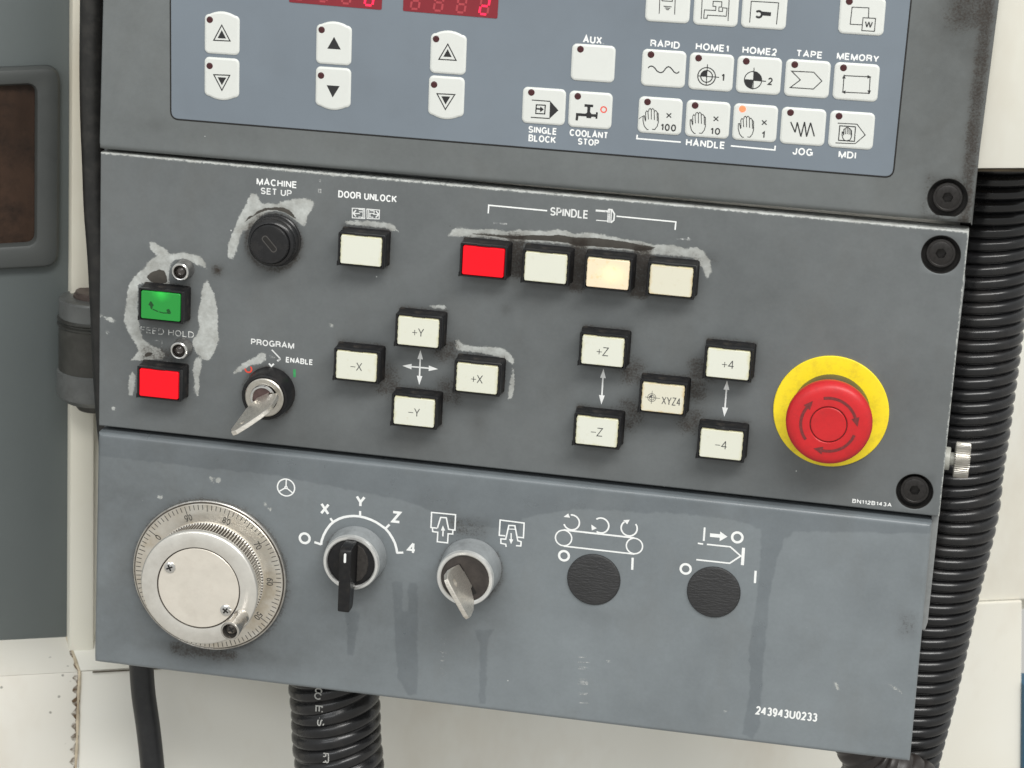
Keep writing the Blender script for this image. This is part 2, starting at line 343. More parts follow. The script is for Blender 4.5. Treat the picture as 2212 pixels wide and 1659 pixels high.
def lathe(prof, n=64, cap=True):
    v, f = [], []
    for r, z in prof: v += [(r*math.cos(2*math.pi*i/n), r*math.sin(2*math.pi*i/n), z) for i in range(n)]
    for k in range(len(prof)-1):
        for i in range(n):
            j = (i+1) % n; f.append((k*n+i, k*n+j, (k+1)*n+j, (k+1)*n+i))
    if cap and prof[-1][0] > 1e-6: f.append(tuple(range((len(prof)-1)*n, len(prof)*n)))
    return v, f
def box(x0, x1, y0, y1, z0, z1, b=0.0):
    return prism([(x0, y0), (x1, y0), (x1, y1), (x0, y1)], [(0, z0), (0, z1-b), (b, z1)] if b else [(0, z0), (0, z1)], bottom=True)
def stroke(L, wd_, closed=False, z=0.0):
    """ribbon along a polyline; needle-sharp corners are broken into overlapping pieces, each a hair higher"""
    L = [np.array(q[:2], float) for q in L]; n = len(L)
    def sharp(a, b, c):
        e1 = b-a; e2 = c-b; k = np.linalg.norm(e1)*np.linalg.norm(e2); return k > 1e-12 and (e1@e2)/k < -0.78
    if closed and any(sharp(L[i-1], L[i], L[(i+1) % n]) for i in range(n)): L = L+[L[0]]; n += 1; closed = False
    if not closed:
        cuts = [i for i in range(1, n-1) if sharp(L[i-1], L[i], L[i+1])]
        if cuts:
            out = []; a = 0
            for k, b in enumerate(cuts+[n-1]):
                out.append(stroke(L[a:b+1], wd_, False, z+0.006*k)); a = b
            return join(*out)
    v, f = [], []
    for i in range(n):
        if closed: a, b, c = L[i-1], L[i], L[(i+1) % n]
        else: a, b, c = L[max(i-1, 0)], L[i], L[min(i+1, n-1)]
        e1 = b-a; e2 = c-b
        if np.linalg.norm(e1) < 1e-9: e1 = e2
        if np.linalg.norm(e2) < 1e-9: e2 = e1
        e1 = e1/np.linalg.norm(e1); e2 = e2/np.linalg.norm(e2)
        n1 = np.array([-e1[1], e1[0]]); n2 = np.array([-e2[1], e2[0]]); mm = n1+n2; q = max(mm@n1, 0.2)
        o = mm*(wd_/2/q); v += [(*(b+o), z), (*(b-o), z)]
    for i in range(n if closed else n-1):
        j = (i+1) % n; f.append((2*i, 2*i+1, 2*j+1, 2*j))
    return v, f
def fill(L, z=0.0):
    L = ccw(L); return [(x, y, z) for x, y in L], [tuple(range(len(L)))]
def arc(c, r, a0, a1, n=24): return [(c[0]+r*math.cos(math.radians(a0+(a1-a0)*i/n)), c[1]+r*math.sin(math.radians(a0+(a1-a0)*i/n))) for i in range(n+1)]
def _el(cx, cy, rx, ry, a0, a1, n=12): return [(cx+rx*math.cos(math.radians(a0+(a1-a0)*i/n)), cy+ry*math.sin(math.radians(a0+(a1-a0)*i/n))) for i in range(n+1)]
GL = {   # centre-line strokes of a grotesque alphabet in a unit cell, with each letter's width
 'A': (.78, [[(0, 0), (.5, 1), (1, 0)], [(.19, .34), (.81, .34)]]), 'B': (.66, [[(0, .53), (.58, .53)]+_el(.58, .765, .36, .235, -90, 90)+[(0, 1), (0, 0), (.62, 0)]+_el(.62, .265, .38, .265, -90, 90)]),
 'C': (.74, [_el(.52, .5, .52, .5, 42, 318, 20)]), 'D': (.72, [[(0, 0), (0, 1), (.45, 1)]+_el(.45, .5, .55, .5, 90, -90)+[(0, 0)]]), 'E': (.58, [[(1, 1), (0, 1), (0, 0), (1, 0)], [(0, .52), (.92, .52)]]),
 'F': (.56, [[(1, 1), (0, 1), (0, 0)], [(0, .50), (.88, .50)]]), 'G': (.78, [_el(.5, .5, .5, .5, 45, 345, 20)+[(1, .45), (.58, .45)], [(1, .45), (1, 0)]]), 'H': (.70, [[(0, 0), (0, 1)], [(1, 0), (1, 1)], [(0, .52), (1, .52)]]),
 'I': (.0, [[(0, 0), (0, 1)]]), 'J': (.48, [[(1, 1), (1, .3)]+_el(.5, .3, .5, .3, 0, -180)]), 'K': (.70, [[(0, 0), (0, 1)], [(1, 1), (0, .38)], [(.32, .58), (1, 0)]]), 'L': (.54, [[(0, 1), (0, 0), (1, 0)]]),
 'M': (.86, [[(0, 0), (0, 1), (.5, 0), (1, 1), (1, 0)]]), 'N': (.70, [[(0, 0), (0, 1), (1, 0), (1, 1)]]), 'O': (.80, [_el(.5, .5, .5, .5, 90, 450, 26)]), 'P': (.62, [[(0, 0), (0, 1), (.6, 1)]+_el(.6, .73, .4, .27, 90, -90)+[(0, .46)]]),
 'R': (.68, [[(0, 0), (0, 1), (.6, 1)]+_el(.6, .75, .38, .25, 90, -90)+[(0, .5)], [(.62, .5), (.96, .38), (1, 0)]]), 'S': (.66, [_el(.5, .745, .46, .255, 25, 270, 12)+_el(.5, .25, .5, .25, 90, -155, 12)]), 'T': (.62, [[(0, 1), (1, 1)], [(.5, 1), (.5, 0)]]),
 'U': (.68, [[(0, 1), (0, .34)]+_el(.5, .34, .5, .34, 180, 360)+[(1, 1)]]), 'W': (1.05, [[(0, 1), (.25, 0), (.5, 1), (.75, 0), (1, 1)]]), 'X': (.70, [[(0, 0), (1, 1)], [(0, 1), (1, 0)]]), 'Y': (.72, [[(0, 1), (.5, .42), (1, 1)], [(.5, .42), (.5, 0)]]), 'Z': (.62, [[(0, 1), (1, 1), (0, 0), (1, 0)]]),
 '0': (.50, [_el(.5, .5, .5, .5, 90, 450, 22)]), '1': (.22, [[(0, .78), (.55, .82), (1, 1), (1, 0)]]), '2': (.50, [_el(.5, .70, .48, .30, 165, -30, 10)+[(0, 0), (1, 0)]]), '3': (.50, [_el(.5, .75, .44, .25, 155, -90, 12), _el(.5, .26, .5, .27, 90, -155, 12)]),
 '4': (.56, [[(.74, 0), (.74, 1)], [(.74, 1), (0, .3), (1, .3)]]), '5': (.50, [[(.92, 1), (.16, 1), (.06, .5)]+_el(.48, .32, .5, .32, 130, -155, 12)]), '6': (.50, [_el(.5, .31, .48, .31, 90, 450, 16), [(.88, .88), (.5, 1), (.15, .8), (.02, .31)]]), '7': (.50, [[(0, 1), (1, 1), (.35, 0)]]),
 '8': (.50, [_el(.5, .76, .42, .24, 90, 450, 14), _el(.5, .26, .5, .26, 90, 450, 14)]), '9': (.50, [_el(.5, .69, .48, .31, 90, 450, 16), [(.12, .12), (.5, 0), (.85, .2), (.98, .69)]]), '.': (.0, [[(0, 0), (0, .03)]]), '-': (.36, [[(0, .42), (1, .42)]]), ' ': (.14, [])}
def letter(s, c, w_, h_, rot=0.0, bold=0.01, z=0.0, gap=0.17):
    t = 0.17+2.5*bold; gp = gap+t; adv = 0.0; P_ = []
    for ch in s:
        wd_, L = GL[ch]
        for pl_ in L: P_.append([(adv+x*wd_, y) for x, y in pl_])
        adv += wd_+gp
    tot = adv-gp; T_ = t*h_; kx = (w_-T_)/tot if tot > 0.05 else 1.0; ky = h_-T_
    a = math.radians(rot); out = []
    for i, pl_ in enumerate(P_):
        q = [((x-tot/2)*kx, (y-.5)*ky) for x, y in pl_]
        q = [(c[0]+x*math.cos(a)-y*math.sin(a), c[1]+x*math.sin(a)+y*math.cos(a)) for x, y in q]
        cl_ = math.dist(q[0], q[-1]) < 1e-4
        out.append(stroke(q[:-1] if cl_ else q, T_, cl_, z+0.006*i))
    return join(*out)
def vlen(vx, vy, z=0, horizontal=True):
    a = P(vx-10, vy, z); b = P(vx+10, vy, z); c = P(vx, vy-10, z); d = P(vx, vy+10, z)
    return math.dist(a, b)/20 if horizontal else math.dist(c, d)/20
def vtext(s, f, cx, cy, w_, h_, z=0.0, unit=None, **k):
    """lettering centred on a picture point; w_, h_ in crop pixels, unit = crop pixels per V pixel"""
    vx, vy = f(cx, cy); 
    return letter(s, P(vx, vy, z), w_/unit*vlen(vx, vy, z), h_/unit*vlen(vx, vy, z, False), z=z, **k)
def flat(gs):
    out = []
    for i, g in enumerate(gs):
        m_ = min(q[2] for q in g[0]); out.append(([(a, b, c-m_+0.009*i) for a, b, c in g[0]],)+tuple(g[1:]))
    return join(*out)
def rel(g, at, z):  # absolute xy geometry -> relative to object origin at height z
    return ([(a-at[0], b-at[1], c+z-at[2]) for a, b, c in g[0]],)+tuple(g[1:])
def arrow_head(tip, direction, L, wd_):
    d = np.array(direction, float); d /= np.linalg.norm(d); n = np.array([-d[1], d[0]]); t = np.array(tip)
    return [tuple(t), tuple(t-d*L+n*wd_/2), tuple(t-d*L-n*wd_/2)]

# ------------------------------------------------------------------ masks
def sdf(X, Y, poly):
    p = np.array(poly); n = len(p); out = np.full(X.shape, -9.0)
    lo = p.min(0)-5; hi = p.max(0)+5
    s = (X > lo[0]) & (X < hi[0]) & (Y > lo[1]) & (Y < hi[1])
    if not s.any(): return out
    x, y = X[s], Y[s]; d = np.full(x.shape, 1e9); ins = np.zeros(x.shape, bool)
    for i in range(n):
        a, b = p[i], p[(i+1) % n]; e = b-a; t = np.clip(((x-a[0])*e[0]+(y-a[1])*e[1])/(e@e+1e-12), 0, 1)
        d = np.minimum(d, np.hypot(x-a[0]-e[0]*t, y-a[1]-e[1]*t))
        c = ((a[1] > y) != (b[1] > y)); 
        with np.errstate(divide='ignore', invalid='ignore'):
            xi = a[0]+(y-a[1])*(b[0]-a[0])/(b[1]-a[1])
        ins ^= (c & (x < xi))
    out[s] = np.where(ins, d, -d); return out

def panel(corners, z, r, th, holes=(), step=1.0, rb=None):
    rb = rb or r
    """corners TL,TR,BR,BL in mm; fine grid with round holes, rounded rim and side walls"""
    TL, TR, BR, BL = [np.array(c) for c in corners]
    TL = TL+[r, -r]; TR = TR+[-r, -r]; BR = BR+[-r, rb]; BL = BL+[r, rb]
    nx = int(math.dist(TL, TR)/step); ny = int(math.dist(TL, BL)/step)
    u = np.linspace(0, 1, nx+1); v = np.linspace(0, 1, ny+1); U, Vv = np.meshgrid(u, v)
    X = (BL[0]*(1-U)+BR[0]*U)*(1-Vv)+(TL[0]*(1-U)+TR[0]*U)*Vv
    Y = (BL[1]*(1-U)+BR[1]*U)*(1-Vv)+(TL[1]*(1-U)+TR[1]*U)*Vv
    keep = np.ones((ny, nx), bool); id_ = lambda j, i: j*(nx+1)+i
    vs = [(a, b, z) for a, b in zip(X.ravel(), Y.ravel())]; fs = []; extra = []
    for (cx, cy, R_, dp) in holes:
        ins = np.hypot(X-cx, Y-cy) < R_+0.5
        js = np.where(ins.any(1))[0]; is_ = np.where(ins.any(0))[0]
        j0, j1, i0, i1 = max(js[0]-1, 0), min(js[-1]+1, ny), max(is_[0]-1, 0), min(is_[-1]+1, nx)
        keep[j0:j1, i0:i1] = False
        loop = [(j0, i) for i in range(i0, i1)]+[(j, i1) for j in range(j0, j1)]+[(j1, i) for i in range(i1, i0, -1)]+[(j, i0) for j in range(j1, j0, -1)]
        ang = [math.atan2(Y[j, i]-cy, X[j, i]-cx) for j, i in loop]
        rings = []
        for rr, zz in ((R_+0.3, z), (R_+0.1, z-0.12), (R_, z-0.5), (R_, z-dp)):
            s0 = len(vs); vs += [(cx+rr*math.cos(a), cy+rr*math.sin(a), zz) for a in ang]; rings.append([s0+k for k in range(len(loop))])
        prev = [id_(j, i) for j, i in loop]
        for rg in rings:
            for k in range(len(loop)):
                l_ = (k+1) % len(loop); extra.append((prev[k], prev[l_], rg[l_], rg[k]))
            prev = rg
    J, I = np.where(keep)
    a = J*(nx+1)+I
    fs = list(zip(a.tolist(), (a+1).tolist(), (a+nx+2).tolist(), (a+nx+1).tolist()))
    per = [(0, i) for i in range(nx)]+[(j, nx) for j in range(ny)]+[(ny, i) for i in range(nx, 0, -1)]+[(j, 0) for j in range(ny, 0, -1)]
    def outd(j, i): return (1 if i == nx else -1 if i == 0 else 0, 1 if j == ny else -1 if j == 0 else 0)
    prev = [id_(j, i) for j, i in per]
    prof = [(math.sin(math.radians(t)), -(1-math.cos(math.radians(t)))) for t in (12, 24, 36, 48, 60, 72, 82, 90)]+[(1, None)]
    for dd, dz in prof:
        s0 = len(vs)
        for j, i in per:
            ox, oy = outd(j, i)
            if ox and oy: ox *= 0.93; oy *= 0.93
            vs.append((X[j, i]+ox*dd*r, Y[j, i]+oy*dd*(rb if j == 0 else r), z-th if dz is None else z+dz*(rb if j == 0 else r)))
        cur = list(range(s0, s0+len(per)))
        for k in range(len(per)):
            l_ = (k+1) % len(per); extra.append((prev[l_], prev[k], cur[k], cur[l_]))
        prev = cur
    return vs, fs+extra
def masks(o, at, wear=(), bare=(), stain=(), grime_shade=(), smudge_shade=()):
    me = o.data; n = len(me.vertices); c = np.empty(n*3); me.vertices.foreach_get('co', c); c = c.reshape(-1, 3)*1000
    X, Y = c[:, 0]+at[0], c[:, 1]+at[1]
    def put(nm, a): at_ = me.attributes.new(nm, 'FLOAT', 'POINT'); at_.data.foreach_set('value', a.astype(np.float32))
    a = np.full(n, -9.0)
    for p in wear: a = np.maximum(a, sdf(X, Y, p))
    put('wear', np.clip(a, -3, 3))
    a = np.full(n, -9.0)
    for p in bare: a = np.maximum(a, sdf(X, Y, p))
    put('bare', np.clip(a, -3, 3))
    a = np.full(n, -9.0)
    for p in stain: a = np.maximum(a, sdf(X, Y, p))
    put('stain', np.clip(a, -4, 3))
    a = np.zeros(n)
    for (cx, cy, hw, hh, fall, s) in grime_shade:
        d = np.abs(np.hypot(X-cx, Y-cy)+hw) if hw < 0 else np.hypot(np.maximum(np.abs(X-cx)-hw, 0), np.maximum(np.abs(Y-cy)-hh, 0)); a = np.maximum(a, s*np.exp(-(d/fall)**1.5))
    put('grime_shade', a)
    a = np.zeros(n)
    for (cx, cy, rx, ry, s) in smudge_shade:
        a += s*np.exp(-(((X-cx)/rx)**2+((Y-cy)/ry)**2))
    put('smudge_shade', np.clip(a, 0, 1))

# ================================================================== THE CONSOLE
ZL = 4.0   # face height of the lower panel above the middle one
ZU = 1.0   # face height of the upper bezel
BASE = (*P(1090, 1560, 0), -20.0)
console = thing('operator_console', 'grey machine tool operator console with keypad, lit buttons, handwheel and red emergency stop', 'control panel', BASE)
R3 = Z(480, 900, 2.2409); RS = Z(900, 680, 2.989); RP = Z(1650, 750, 1.8433); RK = Z(880, 1280, 3.607)
RW = Z(500, 1900, 2.304); RQ = Z(1640, 1940, 2.86); RX = Z(1150, 1900, 3.017); RI = Z(2150, 1950, 2.6024)
RE = Z(3000, 1350, 3.0167); RB = Z(3550, 600, 2.0747); RD = Z(1100, 0, 2.4578)
T00, T10, T20, T01, T11, T21, T02, T12, T22 = [T(c, r) for r in range(3) for c in range(3)]

# push buttons : centre (V at z 11.5)
ZB = 11.5
BT = [('green', 346.8, 661.5), ('redlow', 342.9, 829.9), ('door', 779.5, 542.1), ('spred', 1043.6, 565.6), ('sp2', 1178.4, 579), ('amber', 1312.9, 591.8), ('sp4', 1449.2, 607.3),
      ('+Y', 903, 717.7), ('-X', 769.5, 791.5), ('+X', 1030, 818.3), ('-Y', 894.3, 890.3), ('+Z', 1301.7, 759), ('-Z', 1289, 932.7), ('XYZ4', 1431.5, 861), ('+4', 1572.7, 787), ('-4', 1557.7, 960.7)]
BPOS = {n: P(x, y, ZB) for n, x, y in BT}
screw_mid = [P(*RB(321, 836), 0), P(*T21(1503, 1527), 0)]
screw_up = [P(*RB(376, 377), ZU)]

# ---- middle panel
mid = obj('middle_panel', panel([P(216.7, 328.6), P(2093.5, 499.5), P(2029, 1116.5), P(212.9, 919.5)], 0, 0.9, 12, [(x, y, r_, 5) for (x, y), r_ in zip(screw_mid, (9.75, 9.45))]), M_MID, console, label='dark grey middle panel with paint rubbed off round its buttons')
wearL = [pts(R3, q) for q in (
 [(245,120),(290,125),(345,165),(400,190),(410,230),(450,228),(545,210),(620,232),(690,245),(725,295),(748,350),(690,325),(600,285),(530,262),(470,270),(428,310),(415,370),(412,430),(420,492),(150,480),(140,520),(135,700),(145,830),(160,900),(185,980),(240,1020),(290,1050),(330,1060),(375,1110),(360,1150),(90,1160),(150,1075),(120,1010),(85,960),(45,880),(22,820),(30,720),(45,640),(50,560),(70,490),(110,430),(160,375),(210,345),(220,310),(270,270),(320,240),(270,200),(250,165)],
 [(752,460),(720,500),(705,560),(700,640),(680,720),(672,790),(690,870),(665,935),(630,970),(625,1020),(650,1080),(700,1130),(740,1160),(775,1155),(815,1080),(855,980),(840,880),(845,760),(830,660),(810,580),(775,510)],
 [(660,1130),(640,1180),(630,1260),(645,1340),(640,1440),(665,1470),(680,1380),(680,1300),(700,1220),(700,1150)],
 [(95,1265),(70,1300),(60,1380),(65,1465),(90,1470),(112,1400),(118,1310)])]
wearL += [pts(RS, q) for q in (
 [(275,250),(330,255),(365,330),(390,365),(480,362),(560,375),(620,345),(720,325),(820,305),(930,310),(1000,340),(990,400),(960,450),(925,510),(905,590),(890,630),(840,600),(760,530),(680,480),(600,452),(520,445),(440,465),(370,510),(320,570),(270,620),(210,680),(170,670),(130,760),(100,880),(75,960),(40,1020),(0,990),(0,850),(40,740),(80,640),(120,530),(190,410),(235,310)],
 [(1370,580),(1430,568),(1560,575),(1680,570),(1800,588),(1900,600),(1960,640),(2000,690),(1930,680),(1860,650),(1780,640),(1640,625),(1500,610),(1400,600)])]
wearL += [pts(RP, [(215,330),(240,290),(290,272),(400,285),(540,282),(640,300),(720,288),(850,295),(930,298),(990,285),(1060,292),(1130,320),(1240,305),(1340,325),(1460,350),(1600,372),(1700,395),(1850,398),(1930,425),(2010,412),(2070,450),(2110,510),(2120,590),(2090,640),(2070,580),(2040,530),(2000,490),(1900,475),(1760,462),(1620,462),(1560,438),(1450,428),(1300,418),(1150,412),(1080,390),(950,378),(800,370),(640,360),(540,345),(400,335),(290,330),(235,328)])]
wearL += [pts(T11, q) for q in ([(750,545),(790,575),(880,592),(960,590),(1040,600),(1085,630),(1115,665),(1112,705),(1080,680),(1020,650),(950,635),(860,620),(760,610),(738,580)],
 [(1112,730),(1100,800),(1085,870),(1085,925),(1105,920),(1120,840),(1118,760)], [(575,325),(625,318),(660,322),(690,342),(630,340)])]
wearL += [pts(RK, [(560,393),(585,410),(600,480),(580,510),(520,535),(440,555),(370,570),(310,610),(230,655),(140,690),(180,625),(260,565),(310,520),(400,480),(470,455),(500,410)])]
wearL += [pts(T01, q) for q in ([(672,398),(722,402),(750,428),(712,424)], [(640,380),(668,388),(650,392)], [(725,978),(745,982),(742,994),(728,992)], [(2135,440),(2162,445),(2150,460)], [(690,490),(706,497),(695,502)])]
bareL = [pts(R3, [(212,425),(260,385),(330,358),(375,370),(395,420),(402,480),(350,488),(290,485),(255,470)]), pts(R3, [(190,1115),(230,1090),(275,1095),(260,1120),(215,1138)]),
 pts(RS, [(180,590),(230,520),(300,490),(340,450),(430,415),(540,405),(640,408),(700,430),(760,480),(808,550),(780,545),(720,500),(640,462),(560,442),(480,440),(400,460),(330,490),(250,540)]),
 pts(RP, [(370,315),(450,308),(560,318),(700,330),(830,322),(950,328),(1020,320),(1110,338),(1200,342),(1300,345),(1420,360),(1480,368),(1600,392),(1720,412),(1690,432),(1600,442),(1520,425),(1400,418),(1280,408),(1140,402),(1080,382),(940,368),(800,360),(650,350),(520,332)]),
 pts(RP, [(215,255),(222,250),(230,258),(222,266)]), pts(T01, [(1390,80),(1418,82),(1430,95),(1415,112),(1398,100)])]
gr = []
for n, (x, y) in BPOS.items():
    gr.append((x, y, 12.2, 9.7, 1.5, 0.62))  # dirt and painted contact shade round each button base
def gat(f, x, y, hw, hh, fall, s): q = P(*f(x, y)); gr.append((*q, hw, hh, fall, s))
for gx, gy, hw, hh, s in ((700, 470, 3, 10, 1.15), (1155, 540, 3, 12, 1.25), (1610, 590, 3, 12, 1.25), (1300, 420, 60, 1, 0.35)): gat(RP, gx, gy, hw, hh, 2.5, s)
for gx, gy in ((300, 830), (700, 880), (680, 610), (280, 780), (1880, 750), (1880, 1010), (1840, 1050)): gat(T11, gx, gy, 3, 3, 5, 0.85)
for gx, gy in ((70, 860), (50, 1070), (120, 740)): gat(T21, gx, gy, 3, 3, 5, 0.9)
gat(R3, 320, 1120, 8, 3, 3, 0.7); gat(R3, 840, 370, 1, 1, 2.5, 0.9); gat(RK, 640, 960, -14, 0, 1.6, 0.7); gat(RS, 530, 815, -14.6, 0, 2.0, 0.9)
def sm(f, x, y, rx, ry, s, z=0): q = P(*f(x, y), z); return (*q, rx, ry, s)
edge_ = lambda L, z: [P(*q, z) for q in L]
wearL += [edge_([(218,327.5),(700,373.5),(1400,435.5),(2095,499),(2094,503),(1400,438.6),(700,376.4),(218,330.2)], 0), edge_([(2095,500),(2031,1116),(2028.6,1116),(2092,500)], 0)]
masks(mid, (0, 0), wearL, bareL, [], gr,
  [sm(V_, 345, 700, 22, 30, 0.55), sm(V_, 1250, 640, 60, 14, 0.30), sm(T11, 480, 1210, 18, 14, 0.5), sm(V_, 590, 600, 20, 12, 0.3), sm(T11, 1650, 1330, 16, 10, 0.3), sm(T21, 250, 1380, 16, 10, 0.3),
   sm(T21, 950, 1450, 28, 12, 0.35), sm(T11, 900, 1080, 5, 8, 0.45), sm(T11, 1065, 350, 3, 3, 0.6), sm(V_, 640, 960, 60, 12, 0.35), sm(T21, 560, 290, 8, 6, 0.25), sm(V_, 900, 800, 60, 40, 0.14), sm(V_, 560, 380, 120, 16, 0.10)])  # patches just below the controls paint their soft shadows; others are smudges

# ---- upper bezel
UC = [P(230, -330, ZU), P(2180, -170, ZU), P(2096.5, 484, ZU), P(214, 322.5, ZU)]
upp = obj('upper_bezel', panel(UC, ZU, 1.0, 12, [(x, y, 9.9, 5) for x, y in screw_up], rb=3.0), M_UP, console, label='grey bezel framing the blue grey keypad')
masks(upp, (0, 0), [pts(T20, q, ZU) for q in ([(1858,1440),(1868,1440),(1866,1500),(1858,1500)],)], [], [],
  [(*P(2095, 15, ZU), 5, 6, 7, 0.9), (*P(2112, 200, ZU), 1.5, 70, 2.5, 1.0), (*P(2046, 429, ZU), 10, 10, 3, 0.5), (*P(1000, 280, ZU), 90, 1, 3, 0.25)],
  [sm(V_, 700, 300, 110, 8, 0.25), sm(V_, 2100, 40, 16, 24, 0.6), sm(V_, 2010, 200, 40, 60, 0.5), sm(V_, 1300, 400, 90, 6, 0.25), sm(T00, 1000, 810, 8, 3, 0.35)])  # one broad patch darkens the right side of the bezel
# drafted right flank of the bezel housing
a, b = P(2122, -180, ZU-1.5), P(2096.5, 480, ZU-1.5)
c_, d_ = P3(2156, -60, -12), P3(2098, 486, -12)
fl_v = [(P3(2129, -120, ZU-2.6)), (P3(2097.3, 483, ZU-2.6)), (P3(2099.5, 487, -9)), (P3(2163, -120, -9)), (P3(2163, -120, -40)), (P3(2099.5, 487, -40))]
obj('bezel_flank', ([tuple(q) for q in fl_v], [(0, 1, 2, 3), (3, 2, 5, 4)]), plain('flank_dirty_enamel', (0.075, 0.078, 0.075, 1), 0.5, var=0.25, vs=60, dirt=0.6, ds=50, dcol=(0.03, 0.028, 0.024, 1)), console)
# ---- membrane
mc = [P(368.5, -330, ZU), P(1985, -180, ZU), P(1927.5, 382, ZU), P(370.5, 255.5, ZU)]
def qround(c, r, n=5):
    out = []; c = ccw(c)
    for i in range(4):
        a, b, d = [np.array(c[k % 4]) for k in (i-1, i, i+1)]
        u = (a-b)/np.linalg.norm(a-b); v = (d-b)/np.linalg.norm(d-b)
        for k in range(n+1):
            t = k/n; out.append(tuple((b+u*r)*(1-t)**2+2*b*t*(1-t)+(b+v*r)*t**2))
    return out
mp = qround(mc, 4)
obj('keypad_gasket', prism(inset(ccw(mp), -0.75), [(0, ZU-0.3), (0, ZU+0.12)]), M_HOLE, console)
memb = obj('keypad_membrane', prism(mp, [(0, ZU-0.2), (0.05, ZU+0.35), (0.3, ZU+0.5)]), M_MEMB, console, label='blue grey keypad membrane with white lettering')
ZM = ZU+0.5; ZI = ZM+0.06
def mink(name, mat, *gs): return obj(name, rel(join(*gs), (0, 0, 0), 0), mat, memb)
def ml(s, f, cx, cy, w_, h_, unit, bold=0.012): obj('lettering', vtext(s, f, cx, cy, w_, h_, ZI, unit=unit, bold=bold), M_INKW, memb)
ml('AUX.', T10, 1635, 258, 138, 50, 3); ml('RAPID', Z(2500, 0, 2.1686), 258, 378, 252, 62, 3.953); ml('HOME1', Z(2500, 0, 2.1686), 660, 405, 282, 62, 3.953)
ml('HOME2', Z(2500, 0, 2.1686), 1065, 435, 295, 62, 3.953); ml('TAPE', Z(2500, 0, 2.1686), 1490, 463, 224, 60, 3.953); ml('MEMORY', Z(2500, 0, 2.1686), 1905, 490, 362, 60, 3.953)
ml('SINGLE', T10, 1305, 845, 186, 45, 3); ml('BLOCK', T10, 1302, 900, 178, 45, 3); ml('COOLANT', T10, 1604, 868, 250, 45, 3); ml('STOP', T10, 1601, 921, 138, 43, 3)
ml('HANDLE', T20, 148, 932, 255, 48, 3); ml('JOG', T20, 778, 983, 132, 48, 3); ml('MDI', T20, 1067, 1003, 114, 46, 3)
mink('bracket_line', M_INKW, stroke(pts(T10, [(1918, 873), (1915, 898), (2200, 921)], ZI), 0.75, z=ZI))
mink('bracket_line', M_INKW, stroke(pts(T20, [(312, 945), (597, 972), (600, 944)], ZI), 0.75, z=ZI))

# ---- membrane keys
def key_mesh(w_, h_, dome=0):
    p = rrect(w_, h_, 2.6, 6)
    if dome:
        b = 1.7; xs = np.linspace(w_/2-2.6, -(w_/2-2.6), 13)[1:-1]; p = rrect(w_, h_-b, 2.6, 6, (0, -b/2*dome))
        arc_ = [(x, h_/2-b+b*(1-(x/(w_/2-2.6))**2)) for x in xs]
        p = p[:7]+arc_+p[7:] if dome > 0 else p[:21]+[(-x, -y) for x, y in arc_]+p[21:]
    t = math.radians(0.8); p = [(x*math.cos(t)-y*math.sin(t), x*math.sin(t)+y*math.cos(t)) for x, y in p]
    return prism(p, [(0, 0), (0.12, 0.3), (0.5, 0.55), (1.1, 0.68)])
KM = {0: key_mesh(22.0, 18.4), 1: key_mesh(18.5, 21.9, 1), -1: key_mesh(18.5, 21.9, -1)}
KME = {}
ZK = ZM+0.68+0.06
LED = lathe([(1.75, 0), (1.6, 0.22), (1.2, 0.34)], 20)
LEDME = {}
def mkey(cx, cy, shape, label, lit=False, led=True):
    x, y = P(cx, cy, ZM)
    if shape not in KME:
        o = obj('membrane_key', KM[shape], M_KEY, console, (x, y, ZM), label); KME[shape] = o.data
    else: o = obj('membrane_key', KME[shape], M_KEY, console, (x, y, ZM), label)
    if led:
        lx, ly = (-6.7, 6.5) if shape == 0 else (-6.5, 6.3)
        k = lit
        if k not in LEDME:
            q = obj('indicator_light', LED, M_LEDON if lit else M_LEDOFF, o, (x+lx, y+ly, ZM+0.62)); LEDME[k] = q.data
        else: q = obj('indicator_light', LEDME[k], None, o, (x+lx, y+ly, ZM+0.62))
        if lit: q['label'] = 'lit orange red indicator light'
    return o
def sym(o, mat, *gs, nm='symbol'):
    A = ABS[o.name]; return obj(nm, rel(flat(gs), A, ZK), mat, o, tuple(A))
LW = 0.5
def st(f, L, w_=LW, closed=False): return stroke(pts(f, L, ZK), w_, closed)
def fl(f, L): return fill(pts(f, L, ZK))
def tx(s, f, cx, cy, w_, h_, unit=3, bold=0.0, **k): return vtext(s, f, cx, cy, w_, h_, ZK, unit=unit, bold=bold, **k)
def ring(f, cx, cy, r, unit, w_, a0=0, a1=360, n=40):
    c = P(*f(cx, cy), ZK); R_ = r/unit*vlen(*f(cx, cy), ZK); return stroke(arc(c, R_, a0, a1, n), w_)
def sector(f, cx, cy, r, unit, a0, a1):
    c = P(*f(cx, cy), ZK); R_ = r/unit*vlen(*f(cx, cy), ZK); return fill([c]+arc(c, R_, a0, a1, 10))
def tri(f, L, inner=None, solid=False):
    if solid: return [fl(f, L)]
    g = [st(f, L, 0.55, True)]
    g.append(fl(f, inner)); return g
up1 = mkey(480, 71, 1, 'white key with outlined up arrow, leftmost pair'); sym(up1, M_INKK, *tri(T00, [(1437,163),(1385,261),(1491,266)], [(1437,195),(1410,247),(1465,250)]))
dn1 = mkey(479.5, 170.5, -1, 'white key with outlined down arrow, leftmost pair'); sym(dn1, M_INKK, *tri(T00, [(1385,484),(1489,488),(1438,585)], [(1410,500),(1466,503),(1438,552)]))
up2 = mkey(721.5, 93, 1, 'white key with solid up arrow, middle pair'); sym(up2, M_INKK, fl(V_, [(721.7,79.5),(707,105),(736,107)]))
dn2 = mkey(720, 191.5, -1, 'white key with solid down arrow, middle pair'); sym(dn2, M_INKK, fl(V_, [(705.7,184),(733.7,186),(718.5,210.5)]))
